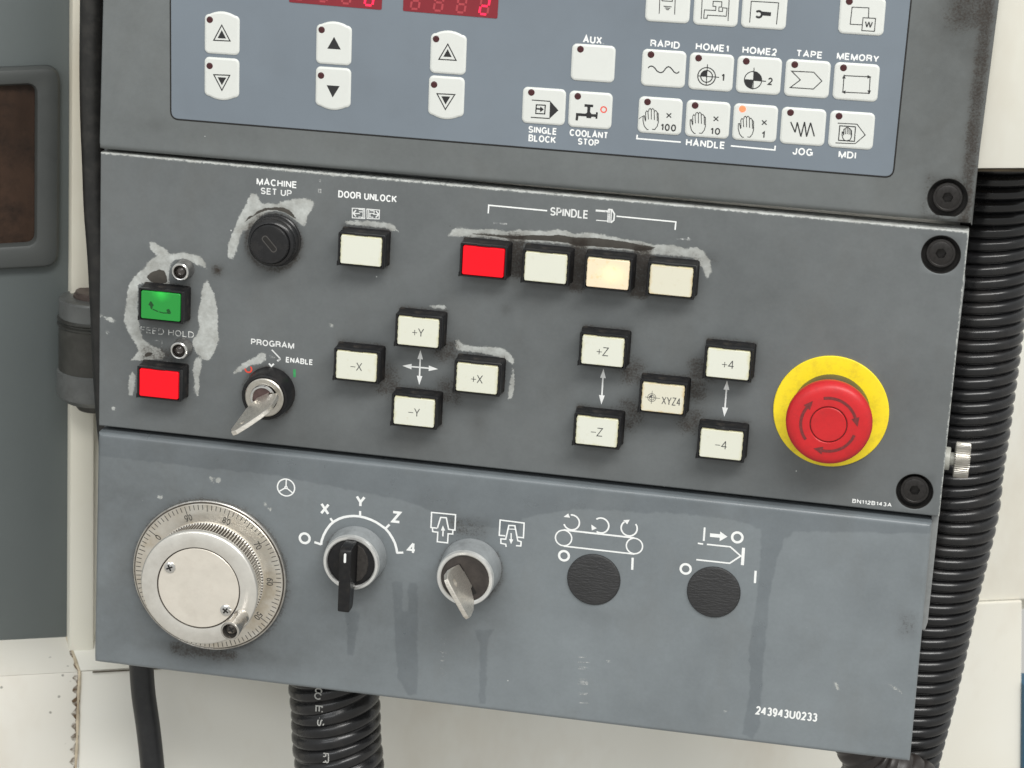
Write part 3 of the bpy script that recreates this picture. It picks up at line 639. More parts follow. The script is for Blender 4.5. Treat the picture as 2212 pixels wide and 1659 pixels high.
up3 = mkey(968.6, 113, 1, 'white key with outlined up arrow, right hand pair'); sym(up3, M_INKK, *tri(T10, [(690,286),(632,384),(744,391)], [(689,318),(661,367),(715,370)]))
dn3 = mkey(964.3, 211.3, -1, 'white key with outlined down arrow, right hand pair'); sym(dn3, M_INKK, *tri(T10, [(620,607),(735,613),(674,709)], [(648,623),(706,626),(675,677)]))
mkey(1281.3, 136.3, 0, 'blank white key under AUX.')
k = mkey(1175, 229.3, 0, 'white key with boxed arrow above SINGLE BLOCK')
sym(k, M_INKK, st(T10, [(1235,648),(1355,657)], .5), st(T10, [(1228,760),(1350,768)], .5), fl(T10, [(1353,655),(1407,715),(1348,770)]), st(T10, [(1264,679),(1322,682),(1318,738),(1260,735)], .55, True), st(T10, [(1264,704),(1292,707)], .8), fl(T10, [(1290,690),(1312,709),(1288,727)]))
k = mkey(1275.3, 237.7, 0, 'white key with black tap above COOLANT STOP')
sym(k, M_INKK, st(T10, [(1576,683),(1632,687)], 1.3), st(T10, [(1605,684),(1602,742)], 1.5), st(T10, [(1521,741),(1658,750)], 1.4), st(T10, [(1530,741),(1525,780)], 1.2), st(T10, [(1657,727),(1653,769)], .9), fl(T10, [(1582,742),(1592,728),(1616,730),(1625,744),(1618,766),(1590,764)]))
sym(k, M_INKR, ring(T10, 1700, 710, 18, 3, .6), nm='red_ring')
k = mkey(1433.5, 148, 0, 'white key with wavy line under RAPID'); sym(k, M_INKK, st(T10, [(1988,441),(1996,432),(2008,428),(2020,431),(2032,442),(2045,459),(2058,468),(2072,471),(2086,465),(2097,450),(2108,437),(2120,432),(2132,437),(2144,450),(2155,465),(2167,474),(2180,473),(2190,463)], .55))
k = mkey(1536.3, 155.7, 0, 'white key with double ringed target and 1 under HOME1')
sym(k, M_INKK, ring(T20, 155, 495, 57, 3, .5), ring(T20, 155, 495, 38, 3, .5), st(T20, [(161,417),(152,556)], .4), st(T20, [(95,491),(236,501)], .4), sector(T20, 155, 495, 38, 3, 90, 180), tx('1', T20, 260, 501, 20, 50))
k = mkey(1639.3, 162.7, 0, 'white key with quartered disc and 2 under HOME2')
sym(k, M_INKK, ring(T20, 456, 519, 56, 3, .45), st(T20, [(463,439),(455,580)], .4), st(T20, [(398,515),(540,527)], .45), sector(T20, 456, 519, 56, 3, -2, 88), sector(T20, 456, 519, 56, 3, 178, 268), tx('2', T20, 568, 527, 30, 48))
k = mkey(1744, 170, 0, 'white key with notched arrow outline under TAPE'); sym(k, M_INKK, st(T20, [(706,461),(850,468),(902,525),(847,577),(697,567),(763,518)], .45, True))
k = mkey(1849.3, 177, 0, 'white key with rectangle of arrows under MEMORY')
def ah(f, tip, frm, L=2.0, w_=1.7): 
    a = np.array(P(*f(*tip), ZK)); b = np.array(P(*f(*frm), ZK)); return fill(arrow_head(a, a-b, L, w_))
sym(k, M_INKK, st(T20, [(1046,490),(1215,498),(1209,605),(1038,597)], .45, True), ah(T20, (1224,499), (1046,490)), ah(T20, (1208,612), (1215,498)), ah(T20, (1029,596), (1209,605)), ah(T20, (1047,482), (1038,597)))
HAND = [[(378,830),(377,778),(384,768),(392,773),(395,824)], [(396,772),(399,757),(408,753),(414,762),(414,824)], [(415,760),(423,753),(432,761),(434,828)], [(434,770),(442,766),(451,776),(453,835)], [(452,780),(459,786),(460,840),(452,868),(436,889),(419,887)], [(376,836),(369,800),(361,802),(360,832),(369,868),(386,889),(396,890)]]
def hand(f, dx, dy, s=1.0): return [st(f, [((x-410)*s+410+dx, (y-822)*s+822+dy) for x, y in q], .38) for q in HAND]
def cross(f, x, y, r=15): return [st(f, [(x-r, y-r+1), (x+r, y+r-1)], .5), st(f, [(x-r, y+r-1), (x+r, y-r+1)], .5)]
k = mkey(1426, 250, 0, 'white key with hand and x 100 above HANDLE'); sym(k, M_INKK, *hand(T10, 2005-410, 772-822), *cross(T10, 2123, 748), tx('100', T10, 2119, 826, 100, 46)); sym(k, M_INKK, st(T10, [(1928,770),(1948,755),(1958,758)], .3), nm='scratch')
k = mkey(1528.7, 257.7, 0, 'white key with hand and x 10 above HANDLE'); sym(k, M_INKK, *hand(T20, 98-410, 797-822), *cross(T20, 216, 770), tx('10', T20, 211, 850, 64, 44))
k = mkey(1631, 265.3, 0, 'white key with hand and x 1 and its light lit', True); sym(k, M_INKK, *hand(T20, 0, 0), *cross(T20, 529, 794), tx('1', T20, 521, 873, 20, 44))
k = mkey(1734.7, 273.3, 0, 'white key with zigzag above JOG'); sym(k, M_INKK, st(T20, [(700,790),(729,858),(743,792),(766,885),(790,790),(803,885),(829,795),(853,883)], .62))
k = mkey(1839.4, 281, 0, 'white key with boxed hand above MDI'); sym(k, M_INKK, st(T20, [(1005,798),(1130,805),(1183,875),(1118,931),(990,926)], .42), st(T20, [(1018,815),(1120,822),(1113,916),(1010,909)], .5, True), *hand(T20, 1064-410, 868-822, .62))
k = mkey(1443, 8, 0, 'white key with tank level lines at the top edge'); sym(k, M_INKK, st(T10, [(2066,-60),(2060,88)], .4), st(T10, [(2165,-50),(2160,94)], .4), st(T10, [(2078,-40),(2078,5),(2145,9),(2147,-40)], .4), st(T10, [(2088,40),(2140,44)], .4), st(T10, [(2097,51),(2131,54)], .4), st(T10, [(2104,61),(2124,63)], .4))
k = mkey(1547, 15.5, 0, 'white key with outlined tap at the top edge'); sym(k, M_INKK, st(T20, [(128,-40),(120,124)], .4), st(T20, [(303,-30),(294,135)], .4), st(T20, [(136,118),(141,64),(214,68),(216,42),(196,40),(198,8),(254,11),(252,46),(236,45),(234,73),(258,74),(259,50),(288,53),(282,105),(160,98),(158,118)], .4, True))
k = mkey(1651, 21.5, 0, 'white key with spanner under a bracket at the top edge'); sym(k, M_INKK, st(T20, [(434,146),(445,8),(622,18),(608,158)], .42), st(T20, [(512,87),(572,92)], 1.9), stroke(arc(P(*T20(493, 92), ZK), 1.55, -140, 140, 14), 1.05))
k = mkey(1862, 34, 0, 'white key with two overlapping squares and W'); sym(k, M_INKK, st(T20, [(1166,161),(1086,157),(1098,46),(1207,51),(1204,113)], .42), st(T20, [(1169,115),(1250,119),(1243,203),(1161,198)], .42, True), tx('W', T20, 1206, 159, 52, 42))
mkey(1338, 0, 0, 'x', led=False) if False else None

# ---- displays
def seg7(c, w_, h_, t=1.0, sl=0.12):
    x, y = w_/2, h_/2
    S = {'a': [(-x, y), (x, y)], 'b': [(x, y), (x, 0)], 'c': [(x, 0), (x, -y)], 'd': [(-x, -y), (x, -y)], 'e': [(-x, 0), (-x, -y)], 'f': [(-x, y), (-x, 0)], 'g': [(-x, 0), (x, 0)]}
    out = {}
    for k_, L in S.items():
        a, b = np.array(L[0]), np.array(L[1]); d = (b-a)/np.linalg.norm(b-a); a = a+d*0.55; b = b-d*0.55
        out[k_] = stroke([(c[0]+q[0]+sl*q[1], c[1]+q[1]) for q in (a, b)], t)
    return out
def display(V4, digits, label):
    q = [P(*p_, ZM) for p_ in V4]; A = (*np.mean(q, 0), ZM)
    D = obj('digit_display', rel(prism(qround(q, 0.8, 3), [(0, 0), (0, 0.25)]), (A[0], A[1], 0), 0), M_DISP, console, (A[0], A[1], ZM), label)
    for vx, vyb, lit in digits:
        c = P(vx, vyb-18, ZM); sg = seg7(c, 4.1, 8.2, 1.05)
        off = [sg[k_] for k_ in 'abcdefg' if k_ not in lit]; on = [sg[k_] for k_ in lit]
        if off and vx: obj('unlit_digit', rel(join(*off), (A[0], A[1], 0), 0.3), M_SEG0, D, A)
        if on: obj('lit_digit', rel(join(*on), (A[0], A[1], 0), 0.32), M_SEG1, D, A)
display([(626.5,-70),(828,-53),(824.5,21.2),(624.7,4.5)], [(649,-1,''),(699.6,3.5,''),(749.8,7.8,''),(798.9,11.5,'abcdef')], 'red digit display with its last 0 lit')
display([(873.5,-50),(1079,-34),(1074.5,40),(870.7,23.4)], [(898.5,19.5,''),(948.4,23.2,''),(997.5,27,''),(1047,30.8,'abged')], 'red digit display with its last 2 lit')

# ---- push buttons
BW, BH = 24.6, 17.6; LWd, LHt = 21.5, 15.1
hous = join(prism(rrect(BW+0.6, BH+0.6, 1.0, 3), [(-0.3, 0), (0, 0.6), (0.25, 1.6), (0.3, 9.2), (0.5, 10.2)], cap=False))
def frame_mesh():
    o = rrect(BW, BH, 0.7, 3); i = rrect(LWd+0.9, LHt+0.9, 0.5, 3); n = len(o); v, f = [], []
    o = ccw(o); i = ccw(i)
    for L, z in ((o, 9.2), (inset(o, 0.0), 10.6), (inset(o, 0.3), 11.0), (i, 11.0), (i, 8.5)): v += [(x, y, z) for x, y in L]
    for k_ in range(4):
        for a in range(n): b = (a+1) % n; f.append((k_*n+a, k_*n+b, (k_+1)*n+b, (k_+1)*n+a))
    f.append(tuple(range(4*n, 5*n)))
    return join((v, f), box(-3.4, 3.4, LHt/2+0.35, LHt/2+1.2, 10.9, 11.7, 0.2), box(-BW/2-0.35, -BW/2+0.2, -BH/2-0.2, -BH/2+2.2, 0.4, 11.0, 0.1))
fram = frame_mesh(); lens = prism(rrect(LWd, LHt, 0.9, 4), [(0, 8.8), (0, 11.2), (0.12, 11.45), (0.35, 11.6)])
edge_glint = join(*[box(s*(LWd/2+0.02)-0.16, s*(LWd/2+0.02)+0.16, y0, y0+h0, 9, 11.15) for s in (-1, 1) for y0, h0 in ((-5.6, 1.6), (-2.0, 2.2), (2.4, 1.4), (4.8, 1.5))], box(-LWd/2+.4, LWd/2-.3, LHt/2+0.02, LHt/2+0.32, 9, 11.3))  # clear lens rim with painted glints and a bright, light-catching top edge
M_GLNT = plain('clear_lens_glint', (0.45, 0.42, 0.26, 1), 0.3, var=0.5, vs=900)
BLAB = {'green': ('green lit push button at the left edge', M_LENSG), 'redlow': ('red push button below FEED HOLD at the left edge', M_LENSR), 'door': ('white push button below DOOR UNLOCK', M_LENSW),
 'spred': ('red push button, leftmost of the spindle row', M_LENSR), 'sp2': ('white push button between the red and amber spindle buttons', M_LENSW), 'amber': ('amber lit push button in the spindle row', M_LENSY), 'sp4': ('white push button, rightmost of the spindle row', M_LENSI),
 '+Y': ('white push button marked +Y', M_LENSW), '-X': ('white push button marked -X', M_LENSW), '+X': ('white push button marked +X', M_LENSW), '-Y': ('white push button marked -Y', M_LENSW), '+Z': ('white push button marked +Z', M_LENSW),
 '-Z': ('white push button marked -Z', M_LENSW), 'XYZ4': ('yellowed push button marked XYZ4', M_LENSI), '+4': ('white push button marked +4', M_LENSW), '-4': ('white push button marked -4', M_LENSW)}
CM = {}
def shared(key, name, g, mat, parent, at, label=None):
    if key in CM: return obj(name, CM[key], mat, parent, at, label)
    o = obj(name, g, mat, parent, at, label); CM[key] = o.data; return o
for n, (x, y) in BPOS.items():
    lab, lm = BLAB[n]; A = (x, y, 0)
    B = part('push_button', console, A, lab)
    shared('hous', 'housing', hous, M_HOUS, B, A); shared('fram', 'frame', fram, M_FACE, B, A)
    shared('lens'+lm.name, 'lens', lens, lm, B, A); 
    if lm in (M_LENSW, M_LENSI, M_LENSY): shared('glint', 'lens_edge_glint', edge_glint, M_GLNT, B, A)
    ZT = 11.68
    grey = plain('grey_print', (0.07, 0.07, 0.07, 1), 0.5)
    if n in ('+Y', '-X', '+X', '-Y', '+Z', '-Z', '+4', '-4'):
        w_ = 3.1 if n[1] != '4' else 3.0
        obj('lettering', layer(letter(n[1], (1.6, 0), w_, 4.6, z=ZT, bold=-0.03), *( [stroke([(-3.0, -.3), (-0.4, -.3)], .32, z=ZT)]+([stroke([(-1.7, 1.1), (-1.7, -1.7)], .32, z=ZT)] if n[0] == '+' else []))), grey, B, A)
    if n == 'XYZ4':
        obj('lettering', layer(letter('XYZ4', (4.4, -0.9), 9.6, 4.2, z=ZT, bold=-0.028), stroke(arc((-5.6, 0), 2.1, 0, 360, 28), .25, z=ZT), stroke(arc((-5.6, 0), 1.3, 0, 360, 24), .25, z=ZT), stroke([(-9.0, 0), (-1.4, 0)], .22, z=ZT), stroke([(-5.6, 3.6), (-5.6, -3.2)], .22, z=ZT), fill([(-5.6, 0)]+arc((-5.6, 0), 1.3, 90, 180, 8), ZT)), grey, B, A)
    if n == 'green':
        kk = worn_ink('green_scuff', 0.42, 0.5, 600, (0.004, 0.06, 0.01, 1))
        obj('scuff_mark', layer(fill([(-6.6, 0.2), (-5.9, 1.6), (-5.2, 2.4), (-4.3, 1.2), (-3.6, 0.3), (-4.3, -0.6), (-4.6, -2.2), (-5.4, -1.6), (-5.6, -0.4)], ZT), stroke([(-4.2, -2.0), (-1.5, -2.9), (1.5, -3.5), (3.4, -3.3), (5.6, -3.4)], .55, z=ZT), fill([(3.8, -3.0), (3.2, -1.6), (4.6, -0.9), (5.4, -1.9), (5.8, -3.0)], ZT)), kk, B, A)

# ---- prints on the middle panel
ZP = 0.07
def pk(name, mat, *gs, par=mid, z=ZP): return obj(name, rel(flat(gs), (0, 0, 0), z), mat, par)
def ps(f, L, w_=0.6, closed=False, z=ZP): return stroke(pts(f, L, z), w_, closed)
def pl(s, f, cx, cy, w_, h_, unit, mat=M_INKW, bold=0.006, z=ZP, par=mid, **k_): obj('lettering', vtext(s, f, cx, cy, w_, h_, z, unit=unit, bold=bold, **k_), mat, par)
pl('MACHINE', RS, 567, 122, 475, 82, 5.448); pl('SET UP', RS, 560, 228, 365, 78, 5.448, M_WORN1)
pl('DOOR UNLOCK', RS, 1635, 280, 690, 84, 5.448, bold=0.008)
pk('door_symbol', M_WORN1, ps(RS, [(1456,418),(1602,424),(1602,540),(1456,530)], .5, True), ps(RS, [(1628,428),(1776,440),(1772,545),(1630,538)], .5, True), ps(RS, [(1475,478),(1545,482)], .6), ps(RS, [(1500,440),(1468,476),(1498,515)], .7), ps(RS, [(1530,432),(1590,436)], .5), ps(RS, [(1535,460),(1585,463)], .5), ps(RS, [(1530,520),(1590,526)], .5), ps(RS, [(1585,424),(1582,536)], .5),
   ps(RS, [(1650,432),(1650,538)], .5), ps(RS, [(1665,445),(1715,450),(1712,480),(1665,478),(1665,520),(1705,525)], .5), ps(RS, [(1735,450),(1768,490),(1732,528)], .7), ps(RS, [(1700,488),(1765,492)], .5))
pk('worn_mark', M_WORN2, ps(RS, [(1075,80),(1078,110)], .8), ps(RS, [(1060,195),(1085,198),(1085,235),(1060,232)], .6, True))
pk('bracket_line', M_INKW, ps(RP, [(502,166),(506,107),(930,147)], .75)); pk('bracket_line', M_INKW, ps(RP, [(1433,187),(1864,228),(1858,286)], .7))
pl('SPINDLE', RP, 1090, 163, 278, 62, 3.36, M_WORN1, 0.0)
pk('spindle_symbol', M_WORN1, ps(RP, [(1282,145),(1372,152)], 1.0), ps(RP, [(1285,216),(1368,222)], .5), ps(RP, [(1374,137),(1370,232)], .6), ps(RP, [(1384,137),(1380,234)], .5), ps(RP, [(1396,140),(1392,234)], .6), ps(RP, [(1374,137),(1400,140),(1418,170),(1414,215),(1392,234)], .8))
pk('worn_mark', M_WORN2, ps(RP, [(540,236),(640,244)], .9)); pk('worn_mark', M_WORN2, ps(RP, [(1870,350),(1975,358)], .8), ps(RP, [(1950,342),(1976,362)], .8))
pl('FEED HOLD', R3, 400, 914, 470, 55, 4.085, worn_ink('worn_feed_print', 0.44, 0.55, 420, (0.66, 0.67, 0.65, 1)), -0.01)
pk('worn_mark', M_WORN2, ps(R3, [(270,985),(355,992),(352,1045)], .6)); pk('worn_mark', M_WORN2, ps(R3, [(250,1168),(330,1172)], .6), ps(R3, [(360,1176),(430,1180)], .6))
pl('PROGRAM', RK, 697, 265, 612, 88, 6.575, M_WORN1); pl('ENABLE', RK, 1078, 510, 385, 80, 6.575, bold=0.012)
pk('diamond_symbol', M_WORN1, ps(RK, [(685,350),(808,478)], .7), ps(RK, [(808,478),(765,510)], 1.0)); pk('diamond_symbol', M_INKW, ps(RK, [(645,545),(680,585),(715,550)], .9), ps(RK, [(775,500),(808,476)], .8)); pk('worn_mark', M_WORN2, fill(pts(RK, [(650,430),(700,425),(735,460),(715,485),(670,470)], ZP)))
pk('red_arc', M_INKR, stroke(arc(P(*RK(355, 625)), 1.75, -185, 55, 20), .85)); pk('green_tick', M_INKG, ps(RK, [(1008,628),(1008,740)], 1.3))
def dbl(f, a, b, w_=.8, L=4.0, hw=3.0, z=ZP):
    A_, B_ = np.array(P(*f(*a), z)), np.array(P(*f(*b), z)); d = (B_-A_)/np.linalg.norm(B_-A_)
    return [stroke([A_+d*L*.9, B_-d*L*.9], w_), fill(arrow_head(A_, -d, L*1.25, hw)), fill(arrow_head(B_, d, L*1.25, hw))]
pk('cross_arrows', M_INKW, *dbl(T11, (513,609), (505,836)), z=ZP); pk('cross_arrows', M_INKW, *dbl(T11, (395,711), (627,733)), z=ZP+.03)
pk('double_arrow', M_INKW, *dbl(T11, (1699,730), (1685,962))); pk('double_arrow', M_INKW, *dbl(T21, (288,806), (270,1042)))
pl('BN112B143A', T21, 1227, 1600, 257, 26, 3, bold=0.01)

# ---- screws
def hexa(r): return [(r*math.cos(math.radians(60*i+8)), r*math.sin(math.radians(60*i+8))) for i in range(6)]
def screw_mesh():
    n = 48; hx = hexa(2.75); prof = [(7.35, -6), (7.35, -1.7), (7.05, -1.3), (6.1, -1.2), (5.9, -1.35), (5.6, -1.2)]
    v, f = lathe(prof, n, cap=False)
    s0 = len(v); ring_ = []
    for i in range(n):   # hexagonal inner rim sampled n times
        a = 2*math.pi*i/n; k_ = (math.degrees(a)-8) % 60-30; rr = 2.75*math.cos(math.radians(30))/math.cos(math.radians(k_)); ring_.append((rr*math.cos(a), rr*math.sin(a)))
    v += [(x, y, -1.3) for x, y in ring_]+[(x, y, -4.2) for x, y in ring_]
    b0 = (len(prof)-1)*n
    for i in range(n): j = (i+1) % n; f.append((b0+i, b0+j, s0+j, s0+i)); f.append((s0+i, s0+j, s0+n+j, s0+n+i))
    f.append(tuple(range(s0+n, s0+2*n)))
    return v, f
scr = screw_mesh(); cup = None
for (x, y), z, R_h, lab in ((screw_up[0], ZU, 9.9, 'black socket screw in the corner of the upper bezel'), (screw_mid[0], 0, 9.75, 'black socket screw at the top right of the middle panel'), (screw_mid[1], 0, 9.45, 'black socket screw at the bottom right of the middle panel')):
    S = part('panel_screw', console, (x, y, z), lab); shared('scr', 'screw_head', scr, M_BOLT, S, (x-0.0, y+0.3, z)); obj('recess_shade_liner', lathe([(R_h-0.03, -0.3), (R_h-0.22, -0.32), (R_h-0.3, -4.8), (3, -4.85)], 56), M_HOLE, S, (x, y, z))  # black liner paints the deep shade inside the screw recess

# ---- emergency stop
GS = 0.968
ex, ey = P(1794.8, 889.3, 1.0)
ES = part('emergency_stop_button', console, (ex, ey, 0), 'red mushroom emergency stop on a yellow disc')
obj('yellow_disc', lathe([(30.3, 0), (30.3, 0.9), (30.0, 1.2), (19, 1.3)], 96), M_YEL, ES, (ex, ey, 0))
obj('collar', lathe([(20.5, 1.2), (20.4, 7), (19.8, 9), (17.8, 10.2), (15.8, 11), (15.8, 14), (17, 16)], 72), plain('grey_black_collar', (0.05, 0.048, 0.045, 1), 0.3, var=0.15, dirt=0.2), ES, (ex, ey, 0))
hx_, hy_ = P(1789.1, 913.4, 25.0)
head = lathe([(17, 15.5), (21.0, 16.0), (22.2, 17.2), (22.45, 19.0), (22.2, 21.5), (21.2, 23.4), (19.4, 24.5), (17.0, 25.0), (10.1, 25.2), (9.75, 24.9), (9.7, 24.0), (9.2, 24.0), (9.15, 24.9), (8.8, 25.2), (4, 25.25)], 96)
obj('mushroom_head', head, M_RED, ES, (ex, ey, 0))
GZ = 25.22
obj('head_groove', ([(r*math.cos(a), r*math.sin(a), 24.2) for r in (9.15, 9.75) for a in np.linspace(0, 2*np.pi, 73)[:-1]], [(i, (i+1) % 72, 72+(i+1) % 72, 72+i) for i in range(72)]), M_REDG, ES, (ex, ey, 0))
for a0, a1 in ((-15, 70), (107, 188), (230, 305)):
    A0, A1 = 90-a0, 90-a1
    c = arc((0, 0), 14.3, A0, A1, 16); t = np.radians(A1); tip_dir = np.array([math.sin(t), -math.cos(t)]); e = np.array(c[-1])
    hd = arrow_head(e+tip_dir*4.6, tip_dir, 4.8, 4.2)
    obj('engraved_arrow', join(stroke(c, 1.5, z=GZ), fill(hd, GZ+0.01)), M_REDG, ES, (ex, ey, 0))

GS = 1.0
# ---- pilot lamps
for (vx, vy), lab in ((R3(512, 385), 'small chrome ringed lamp above the green button'), (R3(500, 1080), 'small chrome ringed lamp above the red button')):
    x, y = P(vx, vy, 8)
    L_ = part('pilot_lamp', console, (x, y, 0), lab)
    shared('lampb', 'lamp_body', lathe([(5.4, 0), (5.3, 1.0), (4.9, 4.0), (4.7, 7.2)], 40, cap=False), plain('dull_zinc', (0.26, 0.255, 0.25, 1), 0.32, 0.8, var=0.2, dirt=0.4), L_, (x, y, 0))
    shared('lampr', 'chrome_ring', lathe([(4.7, 7.2), (4.6, 7.9), (4.2, 8.2), (3.6, 8.0), (3.3, 6.6)], 40, cap=False), M_CHR, L_, (x, y, 0))
    shared('lampl', 'lamp_lens', lathe([(3.45, 5.2), (2.9, 5.2), (2.2, 6.2), (1.2, 6.9), (0.4, 7.05)], 32), plain('smoky_lens', (0.06, 0.052, 0.048, 1), 0.18, var=0.5, vs=700, dirt=0.4), L_, (x, y, 0))

# ---- black key switch (MACHINE SET UP)
bx, by = P(*RS(478, 848), 11.5)
KS = part('key_switch', console, (bx, by, 0), 'black key lock without key below MACHINE SET UP')
obj('lock_body', lathe([(14.0, 0), (13.9, 1.2), (13.3, 1.7), (13.0, 4.8), (12.4, 5.4), (12.3, 8.2), (11.7, 9.0), (10.8, 9.4), (10.4, 9.2), (10.2, 10.8), (9.7, 11.4), (8.0, 11.5)], 72), plain('gloss_black_lock', (0.013, 0.013, 0.014, 1), 0.26, var=0.2, dirt=0.3, dcol=(0.05, 0.045, 0.04, 1), spec=0.4), KS, (bx, by, 0))
sa = math.radians(-47)
def rot2(L, a, c=(0, 0)): return [(c[0]+x*math.cos(a)-y*math.sin(a), c[1]+x*math.sin(a)+y*math.cos(a)) for x, y in L]
obj('keyhole', prism(rot2(rrect(8.6, 2.0, 0.6, 3), sa, (0.2, 0.6)), [(0, 11.3), (0, 11.56)]), M_HOLE, KS, (bx, by, 0))
obj('keyhole_rim', rel(stroke(rot2(rrect(9.6, 3.0, 1.2, 4), sa, (0.1, 0.4)), 0.5, True), (0, 0, 0), 11.58), plain('worn_lock_rim', (0.09, 0.085, 0.08, 1), 0.3, 0.4), KS, (bx, by, 0))

# ---- PROGRAM key switch
px, py = P(*RK(578, 1031), 12.0)
KP = part('key_switch', console, (px, py, 0), 'black and silver key lock below PROGRAM')
obj('lock_body', lathe([(13.6, 0), (13.4, 1), (12.7, 10.5), (12.2, 11.8), (11.2, 12.1), (10.6, 11.6)], 72), M_BLK, KP, (px, py, 0))
obj('silver_ring', lathe([(10.6, 11.0), (10.5, 12.0), (9.9, 12.5), (7.4, 12.4), (7.2, 11.6)], 64), M_NICK, KP, (px, py, 0))
obj('lock_barrel', lathe([(6.9, 11.5), (6.9, 13.6), (6.5, 14.2), (5.6, 14.3), (5.3, 13.9)], 56, cap=False), M_CHR, KP, (px-0.4, py+0.3, 0))
obj('barrel_face', lathe([(5.35, 13.6), (2, 13.65)], 40), plain('plum_brown_brass', (0.10, 0.065, 0.062, 1), 0.4, 0.5, var=0.2), KP, (px-0.4, py+0.3, 0))
a1 = math.radians(30)
obj('keyhole', prism(rot2(rrect(9.4, 1.4, 0.3, 2), a1), [(0, 13.5), (0, 13.75)]), M_HOLE, KP, (px-0.4, py+0.3, 0))

# ---- lower panel
LC = [P(210.8, 934, ZL), P(2013.3, 1131.5, ZL), P(1965, 1646.5, ZL), P(202.8, 1430.5, ZL)]
low = obj('lower_panel', panel(LC, ZL, 2.4, 14), M_LOW, console, label='blue grey lower panel with handwheel and drip stains')
masks(low, (0, 0), [pts(f, q, ZL) for f, q in ((T01, [(1360,1432),(1378,1440),(1370,1452),(1384,1468),(1366,1458)]), (T01, [(1390,1440),(1428,1438),(1420,1470),(1408,1462)]), (T01, [(1022,1556),(1050,1560),(1046,1572),(1026,1568)]), (T01, [(1712,1600),(1722,1604),(1724,1625),(1714,1618)]), (T01, [(1735,1635),(1760,1640),(1752,1650)]),
   (T22, [(978,1105),(992,1108),(1018,1155),(1002,1150)]), (T22, [(268,1286),(280,1288),(276,1300)]), (T22, [(1340,1120),(1372,1132),(1420,1172),(1380,1150)]), (T12, [(1715,960),(1742,966),(1730,970)]))], [],
  [pts(f, q, ZL) for f, q in ((T12, [(325,450),(400,445),(405,640),(425,640),(430,450),(500,450),(495,900),(505,1000),(500,1100),(490,1180),(430,1190),(360,1080),(345,850)]),
   (T12, [(850,750),(990,760),(950,860),(940,1250),(885,1250),(890,860)]), (T22, [(510,-10),(830,50),(830,95),(740,120),(660,190),(610,330),(570,520),(545,800),(520,1100),(500,1400),(460,1480),(380,1440),(430,1150),(430,850),(470,600),(500,300)]),
   (T12, [(20,640),(130,640),(100,800),(80,930),(40,930)]),
   (V_, [(205,925),(2030,1125),(2020,1155),(1800,1150),(1660,1152),(1620,1135),(1560,1120),(1480,1112),(1380,1108),(1240,1100),(1180,1112),(1130,1120),(1120,1150),(1060,1140),(1010,1140),(880,1085),(760,1060),(600,1030),(420,1010),(205,985)]))],
  [(*P(455, 1243, ZL), -43.5, 0, 3, 0.5), (*P(440, 1408, ZL), 16, 0.5, 4.5, 0.85), (*P(765, 1203, ZL), -16, 0, 2, 0.5), (*P(1018, 1232, ZL), -16.5, 0, 2, 0.75), (*P(1960, 1350, ZL), 2, 4, 4, 0.4), (*P(1010, 1140, ZL), 8, 3, 4, 0.5)],
  [sm(V_, 470, 1408, 40, 5, 0.75, ZL), sm(V_, 330, 1030, 90, 30, 0.45, ZL), sm(V_, 240, 1250, 30, 80, 0.4, ZL), sm(V_, 640, 1330, 60, 40, 0.3, ZL), sm(V_, 520, 1400, 34, 14, 0.4, ZL), sm(V_, 1070, 1320, 14, 22, 0.45, ZL), sm(V_, 1290, 1330, 14, 5, 0.3, ZL), sm(V_, 940, 1130, 70, 24, 0.35, ZL), sm(V_, 780, 1320, 22, 40, 0.30, ZL), sm(V_, 960, 1350, 30, 24, 0.30, ZL), sm(V_, 380, 1250, 60, 60, 0.2, ZL)])  # smears under the dial; wide patches paint the dimmer light at the left
ZQ = ZL+0.07
def lk(name, mat, *gs): return obj(name, rel(flat(gs), (0, 0, 0), ZQ), mat, low)
def ls(f, L, w_=0.8, closed=False): return stroke(pts(f, L, ZQ), w_, closed)
def ll(s, f, cx, cy, w_, h_, unit, bold=0.015, **k_): obj('lettering', vtext(s, f, cx, cy, w_, h_, ZQ, unit=unit, bold=bold, **k_), M_INKW, low)
def lring(f, cx, cy, r, unit, w_, a0=0, a1=360, n=40): c = P(*f(cx, cy), ZQ); return stroke(arc(c, r/unit*vlen(*f(cx, cy), ZQ), a0, a1, n), w_)
ll('X', RX, 390, 313, 112, 140, 5.499); ll('Y', RX, 813, 225, 118, 138, 5.499); ll('Z', RX, 1238, 410, 110, 140, 5.499); ll('4', RX, 1420, 778, 104, 138, 5.499, bold=0.006)
lk('lettering', M_INKW, lring(RX, 150, 662, 58, 5.499, 1.35))
dial_arc = [(345,740),(352,690),(375,625),(410,560),(455,500),(500,462),(560,430),(620,410),(680,400),(740,397),(800,402),(870,418),(940,443),(1000,472),(1060,512),(1110,548),(1155,600),(1195,665),(1222,720),(1240,785),(1250,838)]
lk('selector_scale', M_INKW, ls(RX, dial_arc, 1.35), ls(RX, [(265,708),(345,735)], 1.3), ls(RX, [(455,423),(490,474)], 1.2), ls(RX, [(809,338),(808,400)], 1.2), ls(RX, [(1158,498),(1108,548)], 1.2), ls(RX, [(1240,834),(1322,832)], 1.2))
wc = RW(1443, 45); wcm = P(*wc, ZQ); wr = 4.75
lk('handwheel_symbol', M_INKW, stroke(arc(wcm, wr, 0, 360, 48), .75), stroke(arc(wcm, .6, 0, 360, 16), .7), *[stroke([(wcm[0]+.5*math.cos(a), wcm[1]+.5*math.sin(a)), (wcm[0]+wr*math.cos(a), wcm[1]+wr*math.sin(a))], .7) for a in [math.radians(q) for q in (90, 215, 325)]])
